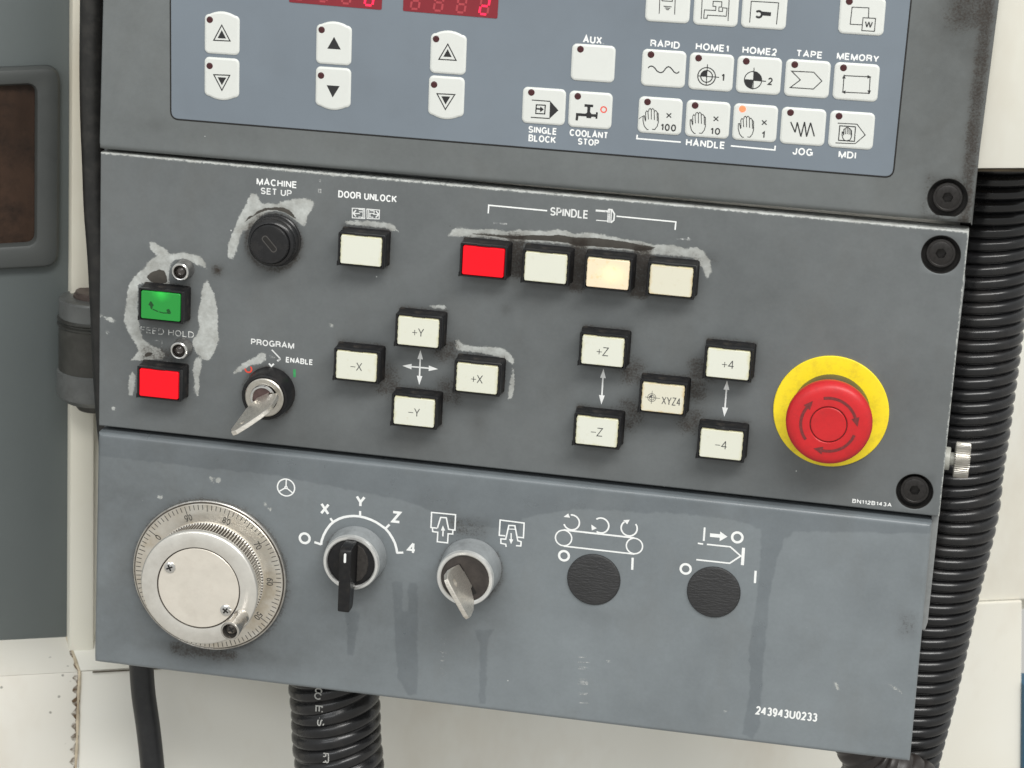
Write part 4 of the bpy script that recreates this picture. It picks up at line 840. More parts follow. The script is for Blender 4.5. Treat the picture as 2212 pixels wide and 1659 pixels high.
lk('chuck_closed_symbol', M_INKW, ls(RQ, [(235,400),(163,392),(170,222),(440,248),(432,422),(362,412),(335,282),(272,278),(235,400)], .75), ls(RQ, [(180,400),(182,438),(240,445),(234,552),(350,565),(356,462),(408,466),(410,425)], .75), ls(RQ, [(297,492),(299,420)], .75), fill(pts(RQ, [(297,368),(275,425),(323,427)], ZQ)))
lk('chuck_open_symbol', M_INKW, ls(RQ, [(1000,486),(932,480),(942,308),(1212,342),(1204,508),(1140,500)], .75), ls(RQ, [(1010,610),(1005,580),(950,570),(950,520),(1005,524),(1040,368),(1108,372),(1140,540),(1178,552),(1175,600),(1120,596)], .75), ls(RQ, [(1030,408),(1114,412)], .5), ls(RQ, [(1066,455),(1066,525)], .7), fill(pts(RQ, [(1065,578),(1042,522),(1090,526)], ZQ)))
lk('conveyor_symbol', M_INKW, lring(RI, 180, 438, 83, 4.7437, .75), lring(RI, 906, 520, 83, 4.7437, .75), ls(RI, [(180,355),(906,437)], .95), ls(RI, [(180,521),(906,603)], .85),
   lring(RI, 262, 278, 80, 4.7437, .85, -160, 100), lring(RI, 563, 310, 80, 4.7437, .85, -120, 130), lring(RI, 852, 338, 82, 4.7437, .85, -230, 40),
   fill(pts(RI, [(180,222),(228,186),(246,230)], ZQ)), fill(pts(RI, [(464,300),(470,360),(520,338)], ZQ)), fill(pts(RI, [(858,250),(792,255),(832,298)], ZQ)))
lk('lettering', M_INKW, lring(RI, 184, 620, 50, 4.7437, 1.25)); lk('lettering', M_INKW, lring(RI, 1431, 755, 51, 4.7437, 1.25)); lk('lettering', M_INKW, lring(RI, 1960, 432, 53, 4.7437, 1.3))
lk('tick_mark', M_INKW, ls(RI, [(888,640),(883,764)], 1.2)); lk('tick_mark', M_INKW, ls(RI, [(2148,774),(2140,900)], 1.2))
lk('tool_release_symbol', M_INKW, ls(RI, [(1626,330),(1616,468)], 1.0), ls(RI, [(1680,408),(1785,418)], 2.0), fill(pts(RI, [(1785,372),(1860,425),(1778,470)], ZQ)), ls(RI, [(1555,492),(1610,500)], .85), ls(RI, [(1648,503),(1888,528),(1995,622),(1882,697),(1540,660)], .85), ls(RI, [(2024,538),(2012,716)], 1.6))
ll('243943U0233', T22, 673, 1308, 400, 56, 3, bold=0.006)

for q_, (x0, x1, ys) in enumerate(((640, 682, (822, 850, 905, 912, 935, 962, 988, 1012, 1046, 1060)), (1525, 1608, (940, 972, 1004, 1016, 1082, 1096, 1106, 1116, 1172, 1180, 1236)))):
    for y_ in ys:
        dx = random.uniform(0, 18); lk('scuff_mark', M_WORN2, ls(T12, [(x0+dx, y_), (x1-random.uniform(0, 25), y_+3)], random.uniform(.25, .7)))
# hole plugs
for (cx, cy), d, lab in (((486, 870), 28.2, 'black round hole plug below the conveyor symbol'), ((1716, 998), 27.9, 'black round hole plug below the tool symbol')):
    x, y = P(*RI(cx, cy), ZL+1.2); obj('hole_plug', lathe([(d/2+.15, 0), (d/2, 0.7), (d/2-.5, 1.15), (d/2-2, 1.4), (5, 1.6)], 72), M_PLUG, console, (x, y, ZL), lab)

# ---- handwheel
GS = 1.078
hx, hy = P(*RW(752, 837), ZL+1.0)
HW = part('handwheel', console, (hx, hy, ZL), 'satin metal pulse generator handwheel with crank handle')
obj('dial_rim', lathe([(40.1, 0), (40.2, 1.6), (39.9, 2.4), (39.4, 2.7), (38.9, 2.4), (38.6, 2.2)], 128, cap=False), plain('rim_metal', (0.55, 0.53, 0.50, 1), 0.25, 0.95, var=0.15, vs=90, dirt=0.6, ds=150, dcol=(0.06, 0.05, 0.04, 1)), HW, (hx, hy, ZL))
def brushed():
    k = N('brushed_dial_metal')
    sp = k.n('ShaderNodeSeparateXYZ'); k.l(k.vec, sp.inputs[0])
    r = k.math('SQRT', k.math('ADD', k.math('POWER', sp.outputs[0], 2.0), k.math('POWER', sp.outputs[1], 2.0)))
    cb = k.n('ShaderNodeCombineXYZ'); k.l(k.math('MULTIPLY', r, 4000.0), cb.inputs[0])
    col = k.mix(k.mapr(k.noise(60, 4), 0.35, 0.7), (0.78, 0.75, 0.69, 1), (0.62, 0.56, 0.47, 1))
    col = k.mix(k.math('MULTIPLY', k.mapr(k.noise(45, 5, 0.7), 0.55, 0.7), 0.35), col, (0.62, 0.48, 0.24, 1), 'MULTIPLY')
    k.color(col); k.b.inputs['Metallic'].default_value = 0.88; k.b.inputs['Roughness'].default_value = 0.36
    k.b.inputs['Anisotropic'].default_value = 0.6
    tg = k.n('ShaderNodeTangent'); tg.direction_type = 'RADIAL'; tg.axis = 'Z'; k.l(tg.outputs[0], k.b.inputs['Tangent'])
    k.bump(k.noise(1, 3, vec=cb.outputs[0]), 0.10, 0.00005)
    return k.m
M_DIAL = brushed()
obj('dial_plate', lathe([(38.7, 2.0), (38.6, 3.3), (38.3, 3.6), (28, 3.6)], 128), M_DIAL, HW, (hx, hy, ZL))
zt = 3.68; tk = []; MM_ = []
for i in range(100):
    a = math.radians(90+20+3.6*(i-90)); L_ = 5.0 if i % 10 == 0 else 3.4 if i % 5 == 0 else 2.5
    a = math.radians(90) - math.radians(-20-3.6*(i-90)) if False else math.radians(90+20+3.6*(i-90))
    tk.append(stroke([(38.0*math.cos(a), 38.0*math.sin(a)), ((38.0-L_)*math.cos(a), (38.0-L_)*math.sin(a))], 0.32, z=zt))
obj('graduation_marks', join(*tk), plain('dial_engraving', (0.03, 0.028, 0.025, 1), 0.5), HW, (hx, hy, ZL))
for k_ in range(10):
    a = math.radians(90+20+36*(k_-9)); s = str(k_*10)
    if s == '50': pass
    obj('numeral', letter(s, (32.0*math.cos(a), 32.0*math.sin(a)), 4.0 if k_ else 1.8, 3.3, math.degrees(a)-90, -0.022, zt), plain('dial_engraving', (0.03, 0.028, 0.025, 1)), HW, (hx, hy, ZL))
# knurled knob
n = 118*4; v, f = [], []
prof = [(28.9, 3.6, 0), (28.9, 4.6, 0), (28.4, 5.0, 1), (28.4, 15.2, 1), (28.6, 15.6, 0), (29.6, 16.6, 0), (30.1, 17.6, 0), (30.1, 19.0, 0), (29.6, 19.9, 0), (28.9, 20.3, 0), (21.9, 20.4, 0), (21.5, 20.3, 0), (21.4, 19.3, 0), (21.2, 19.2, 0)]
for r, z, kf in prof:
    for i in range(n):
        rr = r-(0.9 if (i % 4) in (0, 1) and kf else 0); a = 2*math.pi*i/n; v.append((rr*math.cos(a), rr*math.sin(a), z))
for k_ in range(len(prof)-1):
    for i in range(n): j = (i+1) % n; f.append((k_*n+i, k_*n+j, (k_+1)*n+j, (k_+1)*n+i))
mi_ = [1 if k_ in (1, 2, 3) and i % 4 in (3, 0, 1) and i % 4 != 3 else 0 for k_ in range(len(prof)-1) for i in range(n)]  # darker groove faces paint in the shading between the ridges
obj('knurled_knob', (v, f, mi_), [M_ALU, plain('knurl_groove_shade', (0.10, 0.085, 0.07, 1), 0.5, 0.4, var=0.4, vs=200)], HW, (hx, hy, ZL), None)
obj('rim_groove', lathe([(39.35, 2.55), (38.5, 2.55)], 96, cap=False), plain('rim_gap_shade', (0.035, 0.028, 0.022, 1), 0.6, var=0.5, vs=120), HW, (hx, hy, ZL))  # dark flat ring paints the gap shadow between plate and rim
obj('cover_groove', lathe([(21.5, 19.5), (20.4, 19.5)], 72), plain('groove_dark_brown', (0.03, 0.02, 0.015, 1), 0.7), HW, (hx, hy, ZL))  # dark brown ring in the gap round the cover plate
obj('cover_plate', lathe([(20.85, 19.2), (20.8, 20.1), (20.6, 20.3), (10, 20.3)], 96), M_ALU2, HW, (hx, hy, ZL))
def phillips(r, h):
    g = lathe([(r, 0), (r*0.96, h*0.45), (r*0.75, h*0.85), (r*0.4, h), (0.05, h*1.03)], 32)
    return g
def slots(r, z, rot): return join(*[fill(rot2([(-r, -.42), (r, -.42), (r, .42), (-r, .42)], math.radians(rot+q)), z+(0.02 if q else 0)) for q in (0, 90)])
for (cx, cy), rt in (((385, 775), 25), ((893, 1163), 55)):
    x, y = P(*RW(cx, cy), ZL+21.2*GS)
    obj('cover_screw', phillips(3.0, 1.1), M_CHR, HW, (x, y, ZL+20.25*GS)); obj('screw_cross', slots(1.7, 1.16, rt), M_HOLE, HW, (x, y, ZL+20.25*GS))
cx_, cy_ = P(*RW(932, 1350), ZL+40*GS)
obj('crank_handle', lathe([(4.0, 20.2), (3.8, 21.0), (3.7, 24), (4.5, 33), (4.75, 38.5), (4.7, 39.6), (4.4, 40.0), (3.75, 40.0), (3.6, 39.4), (3.55, 36.5)], 48, cap=False), plain('polished_handle', (0.56, 0.53, 0.49, 1), 0.22, 0.95, var=0.1, dirt=0.15), HW, (cx_, cy_, ZL))
obj('handle_bore', lathe([(3.6, 36.6), (1, 36.6)], 32), M_HOLE, HW, (cx_, cy_, ZL))
obj('handle_screw', phillips(2.7, 1.3), plain('dark_screw', (0.12, 0.11, 0.10, 1), 0.35, 0.9), HW, (cx_, cy_, ZL+36.6*GS)); obj('screw_cross', slots(1.6, 1.36, 35), M_HOLE, HW, (cx_, cy_, ZL+36.6*GS))

# ---- axis selector
GS = 1.07
sx0, sy0 = P(*RX(695, 960), ZL+12.5*GS)
SS = part('selector_switch', console, (sx0, sy0, ZL), 'black lever axis selector in a grey collar')
def collar(H): return lathe([(15.3, 0), (15.2, 0.6), (14.4, H-2.0)], 72, cap=False), lathe([(14.4, H-2.0), (14.3, H-0.8), (13.8, H), (12.6, H), (12.1, H-0.4), (12.0, H-1.8)], 72, cap=False)
c1, c2 = collar(12.5)
obj('collar', c1, M_COLL, SS, (sx0, sy0, ZL)); obj('collar_rim', c2, M_RING, SS, (sx0, sy0, ZL))
obj('switch_face', lathe([(12.0, 10.9), (11.9, 11.4), (11.4, 11.6), (5, 11.6)], 56), M_BLK, SS, (sx0, sy0, ZL))
# lever: side outline in (y, z), extruded across x
def extr(prof_yz, x0, x1, b=0.0):
    n = len(prof_yz); v = [(x0, y, z) for y, z in prof_yz]+[(x1, y, z) for y, z in prof_yz]
    return v, [tuple(range(n))[::-1], tuple(range(n, 2*n))]+[(i, (i+1) % n, n+(i+1) % n, n+i) for i in range(n)]
lev = [(12.4, 11.4), (12.0, 14.0), (11.9, 22.6), (11.0, 24.2), (9.0, 24.9), (0, 24.9), (-20.6, 24.9), (-21.6, 24.2), (-21.6, 17.0), (-19.5, 15.6), (-12.2, 14.5), (-12.0, 11.4)]
lv = extr(ccw(lev), -2.9, 2.9)
LV = obj('lever', lv, M_BLK, SS, (sx0, sy0, ZL))
bv = LV.modifiers.new('bevel', 'BEVEL'); bv.width = 0.0007; bv.segments = 3; bv.limit_method = 'ANGLE'
obj('pointer_mark', prism(rrect(1.15, 4.9, .5, 3, (0, 7.2)), [(0, 24.8), (0, 25.0)]), M_INKW, SS, (sx0, sy0, ZL))
obj('finger_grip', join(prism([(3.0, 10), (6.0, 8.2), (8.2, 4.5), (9.0, 0), (8.2, -4.5), (6.0, -8.2), (3.0, -10)], [(0, 11.5), (0.3, 12.1)])), plain('dusty_black_plastic', (0.035, 0.031, 0.028, 1), 0.55, var=0.4, vs=700), SS, (sx0, sy0, ZL))

# ---- chuck key switch
kx, ky = P(*RQ(543, 972), ZL+16.5*GS)
KC = part('key_switch', console, (kx, ky, ZL), 'black faced key lock in a tall grey collar')
c1, c2 = collar(16.5)
obj('collar', c1, M_COLL, KC, (kx, ky, ZL)); obj('collar_rim', c2, M_RING, KC, (kx, ky, ZL))
obj('lock_face', lathe([(12.1, 14.8), (11.9, 15.6), (5, 15.7)], 56), plain('brown_black_lock_face', (0.035, 0.029, 0.026, 1), 0.42, var=0.4, vs=180, dirt=0.4, dcol=(0.085, 0.07, 0.06, 1)), KC, (kx, ky, ZL))
a2 = math.radians(-58)
obj('keyhole', prism(rot2(rrect(17, 2.6, 0.5, 3), a2, (0.6, -0.5)), [(0, 15.6), (0, 15.85)]), M_HOLE, KC, (kx, ky, ZL))
def key_obj(name, label, origin, ang, prof_uz, thick, hole, droop=0.0, group=None):
    """flat key standing in its slot: outline in (u along slot, z outwards), thickness across"""
    n = len(prof_uz); p = ccw(prof_uz); t = thick/2
    v, f = [], []
    pi_ = inset(p, 0.35)
    hc, hr = hole; nh = 16
    hp = [(hc[0]+hr*math.cos(2*math.pi*i/nh), hc[1]+hr*math.sin(2*math.pi*i/nh)) for i in range(nh)]
    for L, tt in ((pi_, t), (p, t-0.3), (p, -t+0.3), (pi_, -t)): v += [(u, tt, z) for u, z in L]
    for k_ in range(3):
        for i in range(n): j = (i+1) % n; f.append((k_*n+i, k_*n+j, (k_+1)*n+j, (k_+1)*n+i))
    # faces with a real hole: tessellate outline + hole
    from mathutils.geometry import tessellate_polygon
    for s, base_i in ((t, 0), (-t, 3*n)):
        h0 = len(v); v += [(u, s, z) for u, z in hp]
        tr = tessellate_polygon([[Vector((u, z, 0)) for u, z in pi_], [Vector((u, z, 0)) for u, z in hp]])
        mp_ = [base_i+i for i in range(n)]+[h0+i for i in range(nh)]
        f += [tuple(mp_[q] for q in T_) for T_ in tr]
    h0 = len(v)-2*nh
    for i in range(nh): j = (i+1) % nh; f.append((h0+i, h0+j, h0+nh+j, h0+nh+i))
    c, s = math.cos(ang), math.sin(ang)
    vv = [(u*c-w_*s, u*s+w_*c-droop*z, z) for u, w_, z in v]
    o = obj(name, (vv, f), M_KEYM, None, origin); tag(o, label, 'key'); return o
key2 = [(-4.5, -3), (4.5, -3), (4.5, 3.0), (9.8, 8.0), (11.8, 14), (12.2, 21.0), (11.6, 24.6), (9.6, 26.0), (-7.6, 26.0), (-10.4, 24.6), (-12.0, 21.0), (-11.6, 14), (-9.8, 5.5), (-8.6, 1.0), (-4.5, 0.4)]
key_obj('key', 'brass coloured key sticking out of the tall collared lock beside the axis selector', (kx+0.6, ky-0.5, ZL+15.7*GS), a2, key2, 2.3, ((-5.6, 18.6), 2.0), 0.02)
key1 = [(-3.5, -3), (4.0, -3), (4.3, 2.5), (11.6, 6.5), (13.2, 12), (13.2, 23.0), (12.0, 27), (9.0, 30.5), (3, 35.5), (-3, 38.5), (-6.0, 37.5), (-7.6, 33), (-7.0, 20), (-6.4, 9), (-3.5, 3.0)]
GS = 1.0
key_obj('key', 'worn nickel key hanging out of the PROGRAM lock', (px-0.4, py+0.3, 13.8), a1, key1, 2.4, ((-1.5, 31.0), 1.4), 0.16)

# ---- cabinet body behind the panels, knurled thumb screw
cb_ = [P3(224, 345, -3), P3(2080, 520, -3), P3(1960, 1600, -3), P3(215, 1415, -3)]
M_BODY = plain('cabinet_body_enamel', (0.17, 0.18, 0.185, 1), 0.45, var=0.12, vs=60, dirt=0.3, ds=80)
bpoly = [tuple(P(222, 345, -4)), tuple(P(2074, 515, -4)), tuple(P(1958, 1610, -4)), tuple(P(212, 1405, -4))]
obj('cabinet_body', prism(bpoly, [(0, -52), (0, -11)], cap=True, bottom=True), M_BODY, console)
upb = [tuple(P(250, -330, -8)), tuple(P(2150, -160, -8)), tuple(P(2090, 470, -8)), tuple(P(222, 335, -8))]
obj('bezel_body', prism(upb, [(0, -46), (0, -10.5)], bottom=True), M_BODY, console)
side = [P3(2084.5, 608, -5), P3(2062, 800, -5), P3(2004, 1345, -5), P3(1998, 1362, -5), P3(1985, 1362, -5), P3(2066, 600, -5)]
sp_ = [(q[0], q[1]) for q in side]
obj('side_bracket', prism(sp_, [(0, -34), (0, -6), (.5, -5)], bottom=True), plain('side_bracket_enamel', (0.24, 0.25, 0.25, 1), 0.38, var=0.1, dirt=0.2), console, label='narrow grey bracket along the right side')
gapb = [P(216, 322, -6), P(2085, 480, -6), P(2085, 520, -6), P(216, 345, -6)]
# thumb screw: axis along +x
tx_, ty_ = P(2073, 993, -16)
def latheX(prof, n, knurl=None):
    v, f = [], []
    for k_, (r, x) in enumerate(prof):
        for i in range(n):
            a = 2*math.pi*i/n; rr = r-(0.45 if knurl and k_ in knurl and i % 4 in (0, 1) else 0); v.append((x, rr*math.cos(a), rr*math.sin(a)))
    for k_ in range(len(prof)-1):
        for i in range(n): j = (i+1) % n; f.append((k_*n+j, k_*n+i, (k_+1)*n+i, (k_+1)*n+j))
    f.append(tuple(range((len(prof)-1)*n, len(prof)*n))); return v, f
TS = part('thumb_screw', console, (tx_, ty_, -16), 'knurled silver thumb screw on the right side')
obj('spacer', latheX([(6.0, -9), (6.0, -5.2), (5.6, -4.9), (3.4, -4.9), (3.4, -2.8)], 32), plain('plastic_spacer', (0.42, 0.42, 0.38, 1), 0.4), TS, (tx_, ty_, -16))
obj('knurled_head', latheX([(3.5, -2.9), (8.8, -2.7), (9.3, -2.2), (9.3, 4.4), (8.9, 5.0), (4, 5.2)], 96*2, {2, 3}), plain('zinc_knurl', (0.42, 0.40, 0.36, 1), 0.32, 0.9, var=0.15), TS, (tx_, ty_, -16))

# ================================================================== CONDUITS AND CABLES
def catmull(L, step):
    L = [np.array(q, float) for q in L]; L = [2*L[0]-L[1]]+L+[2*L[-1]-L[-2]]; out = []
    for i in range(1, len(L)-2):
        for t in np.linspace(0, 1, 24, endpoint=False):
            a, b, c, d = L[i-1:i+3]
            out.append(0.5*((2*b)+(-a+c)*t+(2*a-5*b+4*c-d)*t*t+(-a+3*b-3*c+d)*t**3))
    out.append(L[-2]); out = np.array(out)
    s = np.r_[0, np.cumsum(np.linalg.norm(np.diff(out, axis=0), axis=1))]
    q = np.arange(0, s[-1], step); return np.stack([np.interp(q, s, out[:, k_]) for k_ in range(3)], 1), q
def tube(L, rad, seg=48, step=1.0, tilt=0.0, tilt2=0.0, yscale=1.0):
    C_, s = catmull(L, step); T_ = np.gradient(C_, axis=0); T_ /= np.linalg.norm(T_, axis=1)[:, None]
    v, f = [], []; ref = np.array([0, 0, 1.0])
    for c, t, q in zip(C_, T_, s):
        u = np.cross(t, ref); u /= np.linalg.norm(u); w_ = np.cross(u, t)
        for i in range(seg):
            a = 2*math.pi*i/seg; ca, sa_ = math.cos(a), math.sin(a)
            off = t*(tilt*ca+tilt2*sa_)
            r = rad(q) if callable(rad) else rad
            v.append(tuple(c+r*(u*ca+w_*sa_*yscale)+off*r))
    n = len(C_)
    for k_ in range(n-1):
        for i in range(seg): j = (i+1) % seg; f.append((k_*seg+i, k_*seg+j, (k_+1)*seg+j, (k_+1)*seg+i))
    return v, f
def rib(R_, pitch, amp):
    def g(s):
        t = (s/pitch) % 1.0
        # wide flat crest, short rounded shoulder, narrow valley
        return R_-amp*(1-min(1, (abs(math.sin(math.pi*t))*1.12)**0.62))
    return g
zc = -92
cl = [(2168, 250), (2146, 380), (2126, 520), (2112, 650), (2098, 753), (2077, 913), (2062, 1013), (2051, 1106), (2009, 1283), (1976, 1439), (1922, 1656), (1880, 1800)]
cpts = [P3(x+0.5, y, zc) for x, y in cl]
rb = (0, 0, 0)
C1 = obj('corrugated_conduit', tube(cpts, rib(26.6, 6.85, 2.7), 56, 0.571, 0.10), M_RUB, None, rb); tag(C1, 'thick black corrugated conduit running down the right side of the console', 'conduit', 'black corrugated conduits')
cl2 = [(716, 1400), (720, 1481), (724, 1523), (727, 1597), (733, 1659), (742, 1800)]
c2p = [P3(x+0.5, y, -40) for x, y in cl2]
C2 = obj('corrugated_conduit', tube(c2p, rib(25.6, 7.4, 2.0), 56, 0.7, 0.20, 0.02), M_RUB, None, rb); tag(C2, 'black corrugated conduit with white print hanging below the lower panel', 'conduit', 'black corrugated conduits')
pr = []
for s, x, y, w_, h_ in (('C', 755, 440, 4.2, 3.2), ('O', 748, 518, 4.4, 4.4), ('.', 722, 618, 1, 1), ('E', 762, 705, 4.2, 4.2), ('-', 768, 838, .7, 1.6), ('S', 785, 905, 4.2, 4.2), ('R', 860, 1375, 3.6, 2.6), ('R', 858, 1440, 3.8, 4.2)):
    f_ = Z(1050, 2600, 3.6867); q = P(*f_(x, y), -14.6); pr.append(letter(s, q, h_, w_, -90, 0.0, 0.0))
Lc = obj('lettering', rel(join(*pr), (0, 0, 0), -14.45), M_PRINTC, C2)
# second conduit emerging at the bottom right
C3 = obj('corrugated_conduit', tube([P3(1830, 1560, -50), P3(1880, 1640, -52), P3(1935, 1668, -54), P3(1990, 1700, -56), P3(2040, 1760, -60)], rib(14, 6.5, 1.2), 40, 0.9), plain('brown_black_conduit', (0.03, 0.024, 0.022, 1), 0.4, var=0.2), None, rb)
tag(C3, 'dark brown corrugated conduit end under the right corner of the lower panel', 'conduit')
K1 = obj('black_cable', tube([P3(302, 1380, -45), P3(305.5, 1441, -45), P3(310, 1500, -45), P3(320.5, 1575, -45), P3(329.5, 1660, -45), P3(340, 1790, -45)], 7.0, 32, 2.0), M_CABL, None, rb)
tag(K1, 'smooth black cable hanging below the left end of the lower panel', 'cable')
hl = [(173, -120), (173, 0), (171.7, 140), (173, 250), (176.5, 340), (180.5, 450), (188, 553), (193.5, 660), (199, 790), (204, 870), (211, 950), (222, 1050)]
K2 = obj('rubber_hose', tube([P3(x+27, y, -22) for x, y in hl], 6.6, 32, 2.0), M_HOSE, None, rb)
tag(K2, 'dusty black hose hanging along the left edge of the console', 'hose')

# ================================================================== PIVOT JOINT
pz = -75; pc = P3(207, 760, pz)
def yof(v): return P3(207, v, pz)[1]
PJ = thing('pivot_joint', 'greasy dark grey swivel joint behind the left edge of the console', 'joint', (pc[0], yof(880), pz))
def latheY(prof, n=64):
    v, f = [], []
    for r, y in prof: v += [(r*math.cos(2*math.pi*i/n), y, -r*math.sin(2*math.pi*i/n)) for i in range(n)]
    for k_ in range(len(prof)-1):
        for i in range(n): j = (i+1) % n; f.append((k_*n+i, k_*n+j, (k_+1)*n+j, (k_+1)*n+i))
    f.append(tuple(range((len(prof)-1)*n, len(prof)*n))); f.append(tuple(range(n))[::-1]); return v, f
A = (pc[0], 0, pz); Y = yof
obj('lower_foot', latheY([(10, Y(882)), (14, Y(862)), (14, Y(840))]), M_PIV, PJ, A)
obj('lower_sleeve', latheY([(18, Y(862)), (21.8, Y(850)), (22.2, Y(842)), (22.0, Y(798)), (21.0, Y(795))]), M_PIV2, PJ, A)
obj('middle_sleeve', latheY([(21.0, Y(795.5)), (21.0, Y(702)), (20.6, Y(700))]), M_PIV, PJ, A)
obj('seal_ring', latheY([(21.3, Y(702)), (21.9, Y(699)), (21.9, Y(696)), (20.8, Y(693)), (20.8, Y(690)), (21.9, Y(687)), (21.9, Y(684)), (21.2, Y(681))]), plain('dark_seal', (0.05, 0.05, 0.045, 1), 0.3, 0.4), PJ, A)
obj('upper_sleeve', latheY([(20.9, Y(682)), (20.9, Y(646)), (20.2, Y(642)), (12, Y(640))]), M_PIV2, PJ, A)
obj('top_washer', latheY([(12.8, Y(641)), (12.8, Y(636)), (11.6, Y(634)), (11.6, Y(629)), (11.0, Y(628))]), M_RUST, PJ, A)

# ================================================================== MACHINE ENCLOSURE
M0 = PM(100, 1450, 0)
ME = thing('machine_enclosure', 'machine tool enclosure with grey window door and cream panels behind the console', 'machine', tuple(M0))
def quadM(V4, dep, th=8.0, bev=1.0, r=0):
    """slab standing in the machine plane: outline from picture points, front at dep, thickness th behind"""
    q = [PM(x, y, dep if not isinstance(dep, (list, tuple)) else dep[i]) for i, (x, y) in enumerate(V4)]; return q
def toM(p, dep): # local slab coordinates (s along MD, y)
    d = np.array(p)-MA; return (d@MD, p[1])
def fromM(s, y, dep): q = MA+MD*s+MN*dep; return (q[0], y, q[2])
def slab(V, dep, th, bev=0.8, rr=0, n=6):
    L = [toM(PM(x, y, dep), dep) for x, y in V]
    if rr: L = qround(L, rr, n)
    L = ccw(L); rings = [(0, dep-th), (0, dep-bev), (bev*.3, dep-bev*.3), (bev, dep)] if bev else [(0, dep-th), (0, dep)]
    v, f = prism(L, rings, bottom=True)
    return [fromM(a, b, c) for a, b, c in v], f
def mo(name, g, mat, label=None): return obj(name, g, mat, ME, (0, 0, 0), label)
mo('door_panel', slab([(-900, -600), (157.6+2.5, -600), (148.3, 1384), (-900, 1440)], 0, 12, 1.0), M_DOOR, 'dark grey door panel')
# window frame: ring slab
Lo = ccw(qround([toM(PM(x, y, 7), 7) for x, y in [(-420, 165), (131, 143), (128, 578), (-420, 606)]], 9, 6)); Li = ccw(qround([toM(PM(x, y, 7), 7) for x, y in [(-360, 203), (77, 184), (76, 527), (-360, 552)]], 5, 6))
n = len(Lo); v, f = [], []
for L, z in ((Lo, 0.1), (Lo, 4.5), (inset(Lo, 1.5), 6.6), (inset(Lo, 3.0), 7), (inset(Li, -3), 7), (inset(Li, -1.2), 6.3), (Li, 4), (Li, 0.5)): v += [fromM(a, b, z) for a, b in L]
for k_ in range(7):
    for i in range(n): j = (i+1) % n; f.append((k_*n+i, k_*n+j, (k_+1)*n+j, (k_+1)*n+i))
mo('window_frame', (v, f), M_FRAME, 'rounded dark grey window surround')
mo('window_pane', slab([(-400, 170), (95, 165), (95, 545), (-400, 570)], 0.9, 3, 0), M_GLASS, 'brown stained window pane')
# post with a rounded right corner
mo('door_post', slab([(157.8, -600), (207, -600), (203, 1462), (148.6, 1462)], 14, 22, 2.2), M_POST, 'narrow cream upright beside the door')
mo('rear_wall_panel', slab([(208, -600), (2600, -900), (2600, 1300), (200, 1395)], 4, 8, 0.5), M_CRM)
# bevel ledge and lower panels
def strip(xs, yt, yb, d0, d1, th=3):
    a, b, c, d = PM(xs[0], yt[0], d0), PM(xs[1], yt[1], d0), PM(xs[1]+0, yb[1], d1), PM(xs[0], yb[0], d1)
    k_ = MN*-th; L = [a, b, c, d]; v = [tuple(q) for q in L]+[tuple(q+k_) for q in L]
    return v, [(0, 3, 2, 1), (4, 5, 6, 7), (0, 1, 5, 4), (1, 2, 6, 5), (2, 3, 7, 6), (3, 0, 4, 7)]
def hl_(x, x0, y0): return y0+(365-y0)/(20000-x0)*(x-x0)   # machine horizontal through (x0, y0)
DL = 34
def band(xa, xb, xc, xd, dep_t, dep_b, yt0, yb0): # xa,xb top; xc,xd bottom (right,left)
    T1, T2 = PM(xa, hl_(xa, 140, yt0), dep_t), PM(xb, hl_(xb, 140, yt0), dep_t); B1, B2 = PM(xd, hl_(xd, 170, yb0), dep_b), PM(xc, hl_(xc, 170, yb0), dep_b)
    L = [T1, T2, B2, B1]; k_ = MN*-3; v = [tuple(q) for q in L]+[tuple(q+k_) for q in L]
    return v, [(0, 3, 2, 1), (4, 5, 6, 7), (0, 1, 5, 4), (1, 2, 6, 5), (2, 3, 7, 6), (3, 0, 4, 7)]
mo('sill_bevel', band(-900, 143, 168.5, -900, 0, DL, 1376, 1451), M_CRM2, 'spotted cream sill below the door')
mo('ledge_bevel', band(147, 1500, 1500, 174, 0, DL, 1377, 1449), M_CRM)
mo('right_wall_panel', slab([(1496, -600), (2600, -900), (2600, 1276), (1496, 1331)], DL-4, 3, 1.5), M_CRM)
mo('sill_front', slab([(-900, hl_(-900, 170, 1451.5)), (168.5, 1451.5), (158, 1900), (-900, 2000)], DL, 3, 0.8), M_CRM2)
mo('lower_front_panel', slab([(174, 1449.5), (1500, hl_(1500, 170, 1449.5)), (1500, 1333), (2208, 1299), (2203, 2000), (163, 2000)], DL-1, 3, 0.8), M_CRM)
sp2 = [(145, 1377), (150, 1392), (158, 1412), (166, 1436), (171.5, 1452), (171, 1475), (169, 1510), (167.5, 1560), (166, 1610), (163.5, 1659), (160, 1760)]
def sd(y): return 0 if y < 1377 else DL*min(1, (y-1377)/73.0)
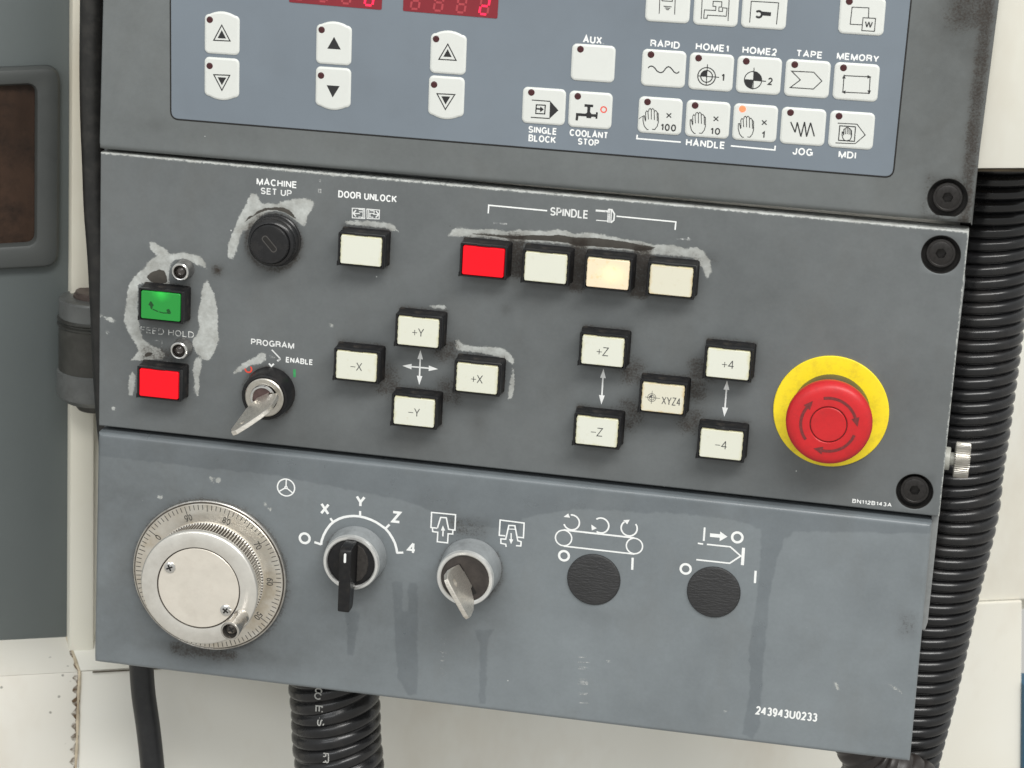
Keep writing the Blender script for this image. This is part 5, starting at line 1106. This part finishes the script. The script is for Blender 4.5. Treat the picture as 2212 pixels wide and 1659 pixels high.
mo('seam_sealant', tube([PM(x, y, sd(y)-0.2) for x, y in sp2], lambda s: 0.95+0.15*math.sin(s*0.31), 12, 1.2), plain('aged_sealant', (0.58, 0.50, 0.37, 1), 0.55, var=0.3, vs=60, dirt=0.6, ds=50, dcol=(0.16, 0.10, 0.05, 1)), 'brown stained seam between the cream panels')
def ribbonM(L, w_, z_):
    v, f = [], []
    for k_, (x, y) in enumerate(L):
        p = PM(x, y, sd(y)+z_); ww = w_*(0.7+0.5*math.sin(k_*1.7)); v += [tuple(p-MD*ww), tuple(p+MD*ww*0.35)]
    return v, [(2*i, 2*i+1, 2*i+3, 2*i+2) for i in range(len(L)-1)]
dl = [(np.interp(y, [q[1] for q in sp2], [q[0] for q in sp2])-0.8, y) for y in np.arange(1380, 1755, 7)]
mo('seam_grime', ribbonM([q for q in dl if q[1] < 1451], 1.6, 0.35), worn_ink('seam_grime_upper', 0.40, 0.56, 300, (0.16, 0.09, 0.04, 1)))
mo('seam_grime', ribbonM([q for q in dl if q[1] > 1452], 3.2, 0.35), worn_ink('seam_grime_lower', 0.44, 0.60, 260, (0.11, 0.065, 0.03, 1)))
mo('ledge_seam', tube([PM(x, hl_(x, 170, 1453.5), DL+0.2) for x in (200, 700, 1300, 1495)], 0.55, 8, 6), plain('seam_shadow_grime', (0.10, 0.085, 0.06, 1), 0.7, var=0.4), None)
mo('blue_edge_strip', slab([(2212, 1480), (2300, 1480), (2296, 1990), (2207, 1990)], DL+3, 20, 0.8), M_BLUE, 'dark blue edge strip at the lower right')

# support arm box at the upper right
def sbox(V, dep, th, bev): return slab(V, dep, th, bev)
AR = thing('support_arm', 'cream support arm box at the upper right that the black conduit enters', 'support arm', tuple(PM(2200, 365, 278)))
obj('arm_housing', slab([(2075, -500), (2360, -500), (2360, 363.5), (2075, 365)], 284, 70, 1.2), cream('arm_cream', (0.68, 0.68, 0.635, 1)), AR, (0, 0, 0))
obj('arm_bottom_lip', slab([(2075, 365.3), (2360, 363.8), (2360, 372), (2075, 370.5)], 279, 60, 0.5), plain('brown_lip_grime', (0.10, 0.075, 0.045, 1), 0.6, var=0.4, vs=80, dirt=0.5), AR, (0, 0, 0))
bpy.context.view_layer.update()
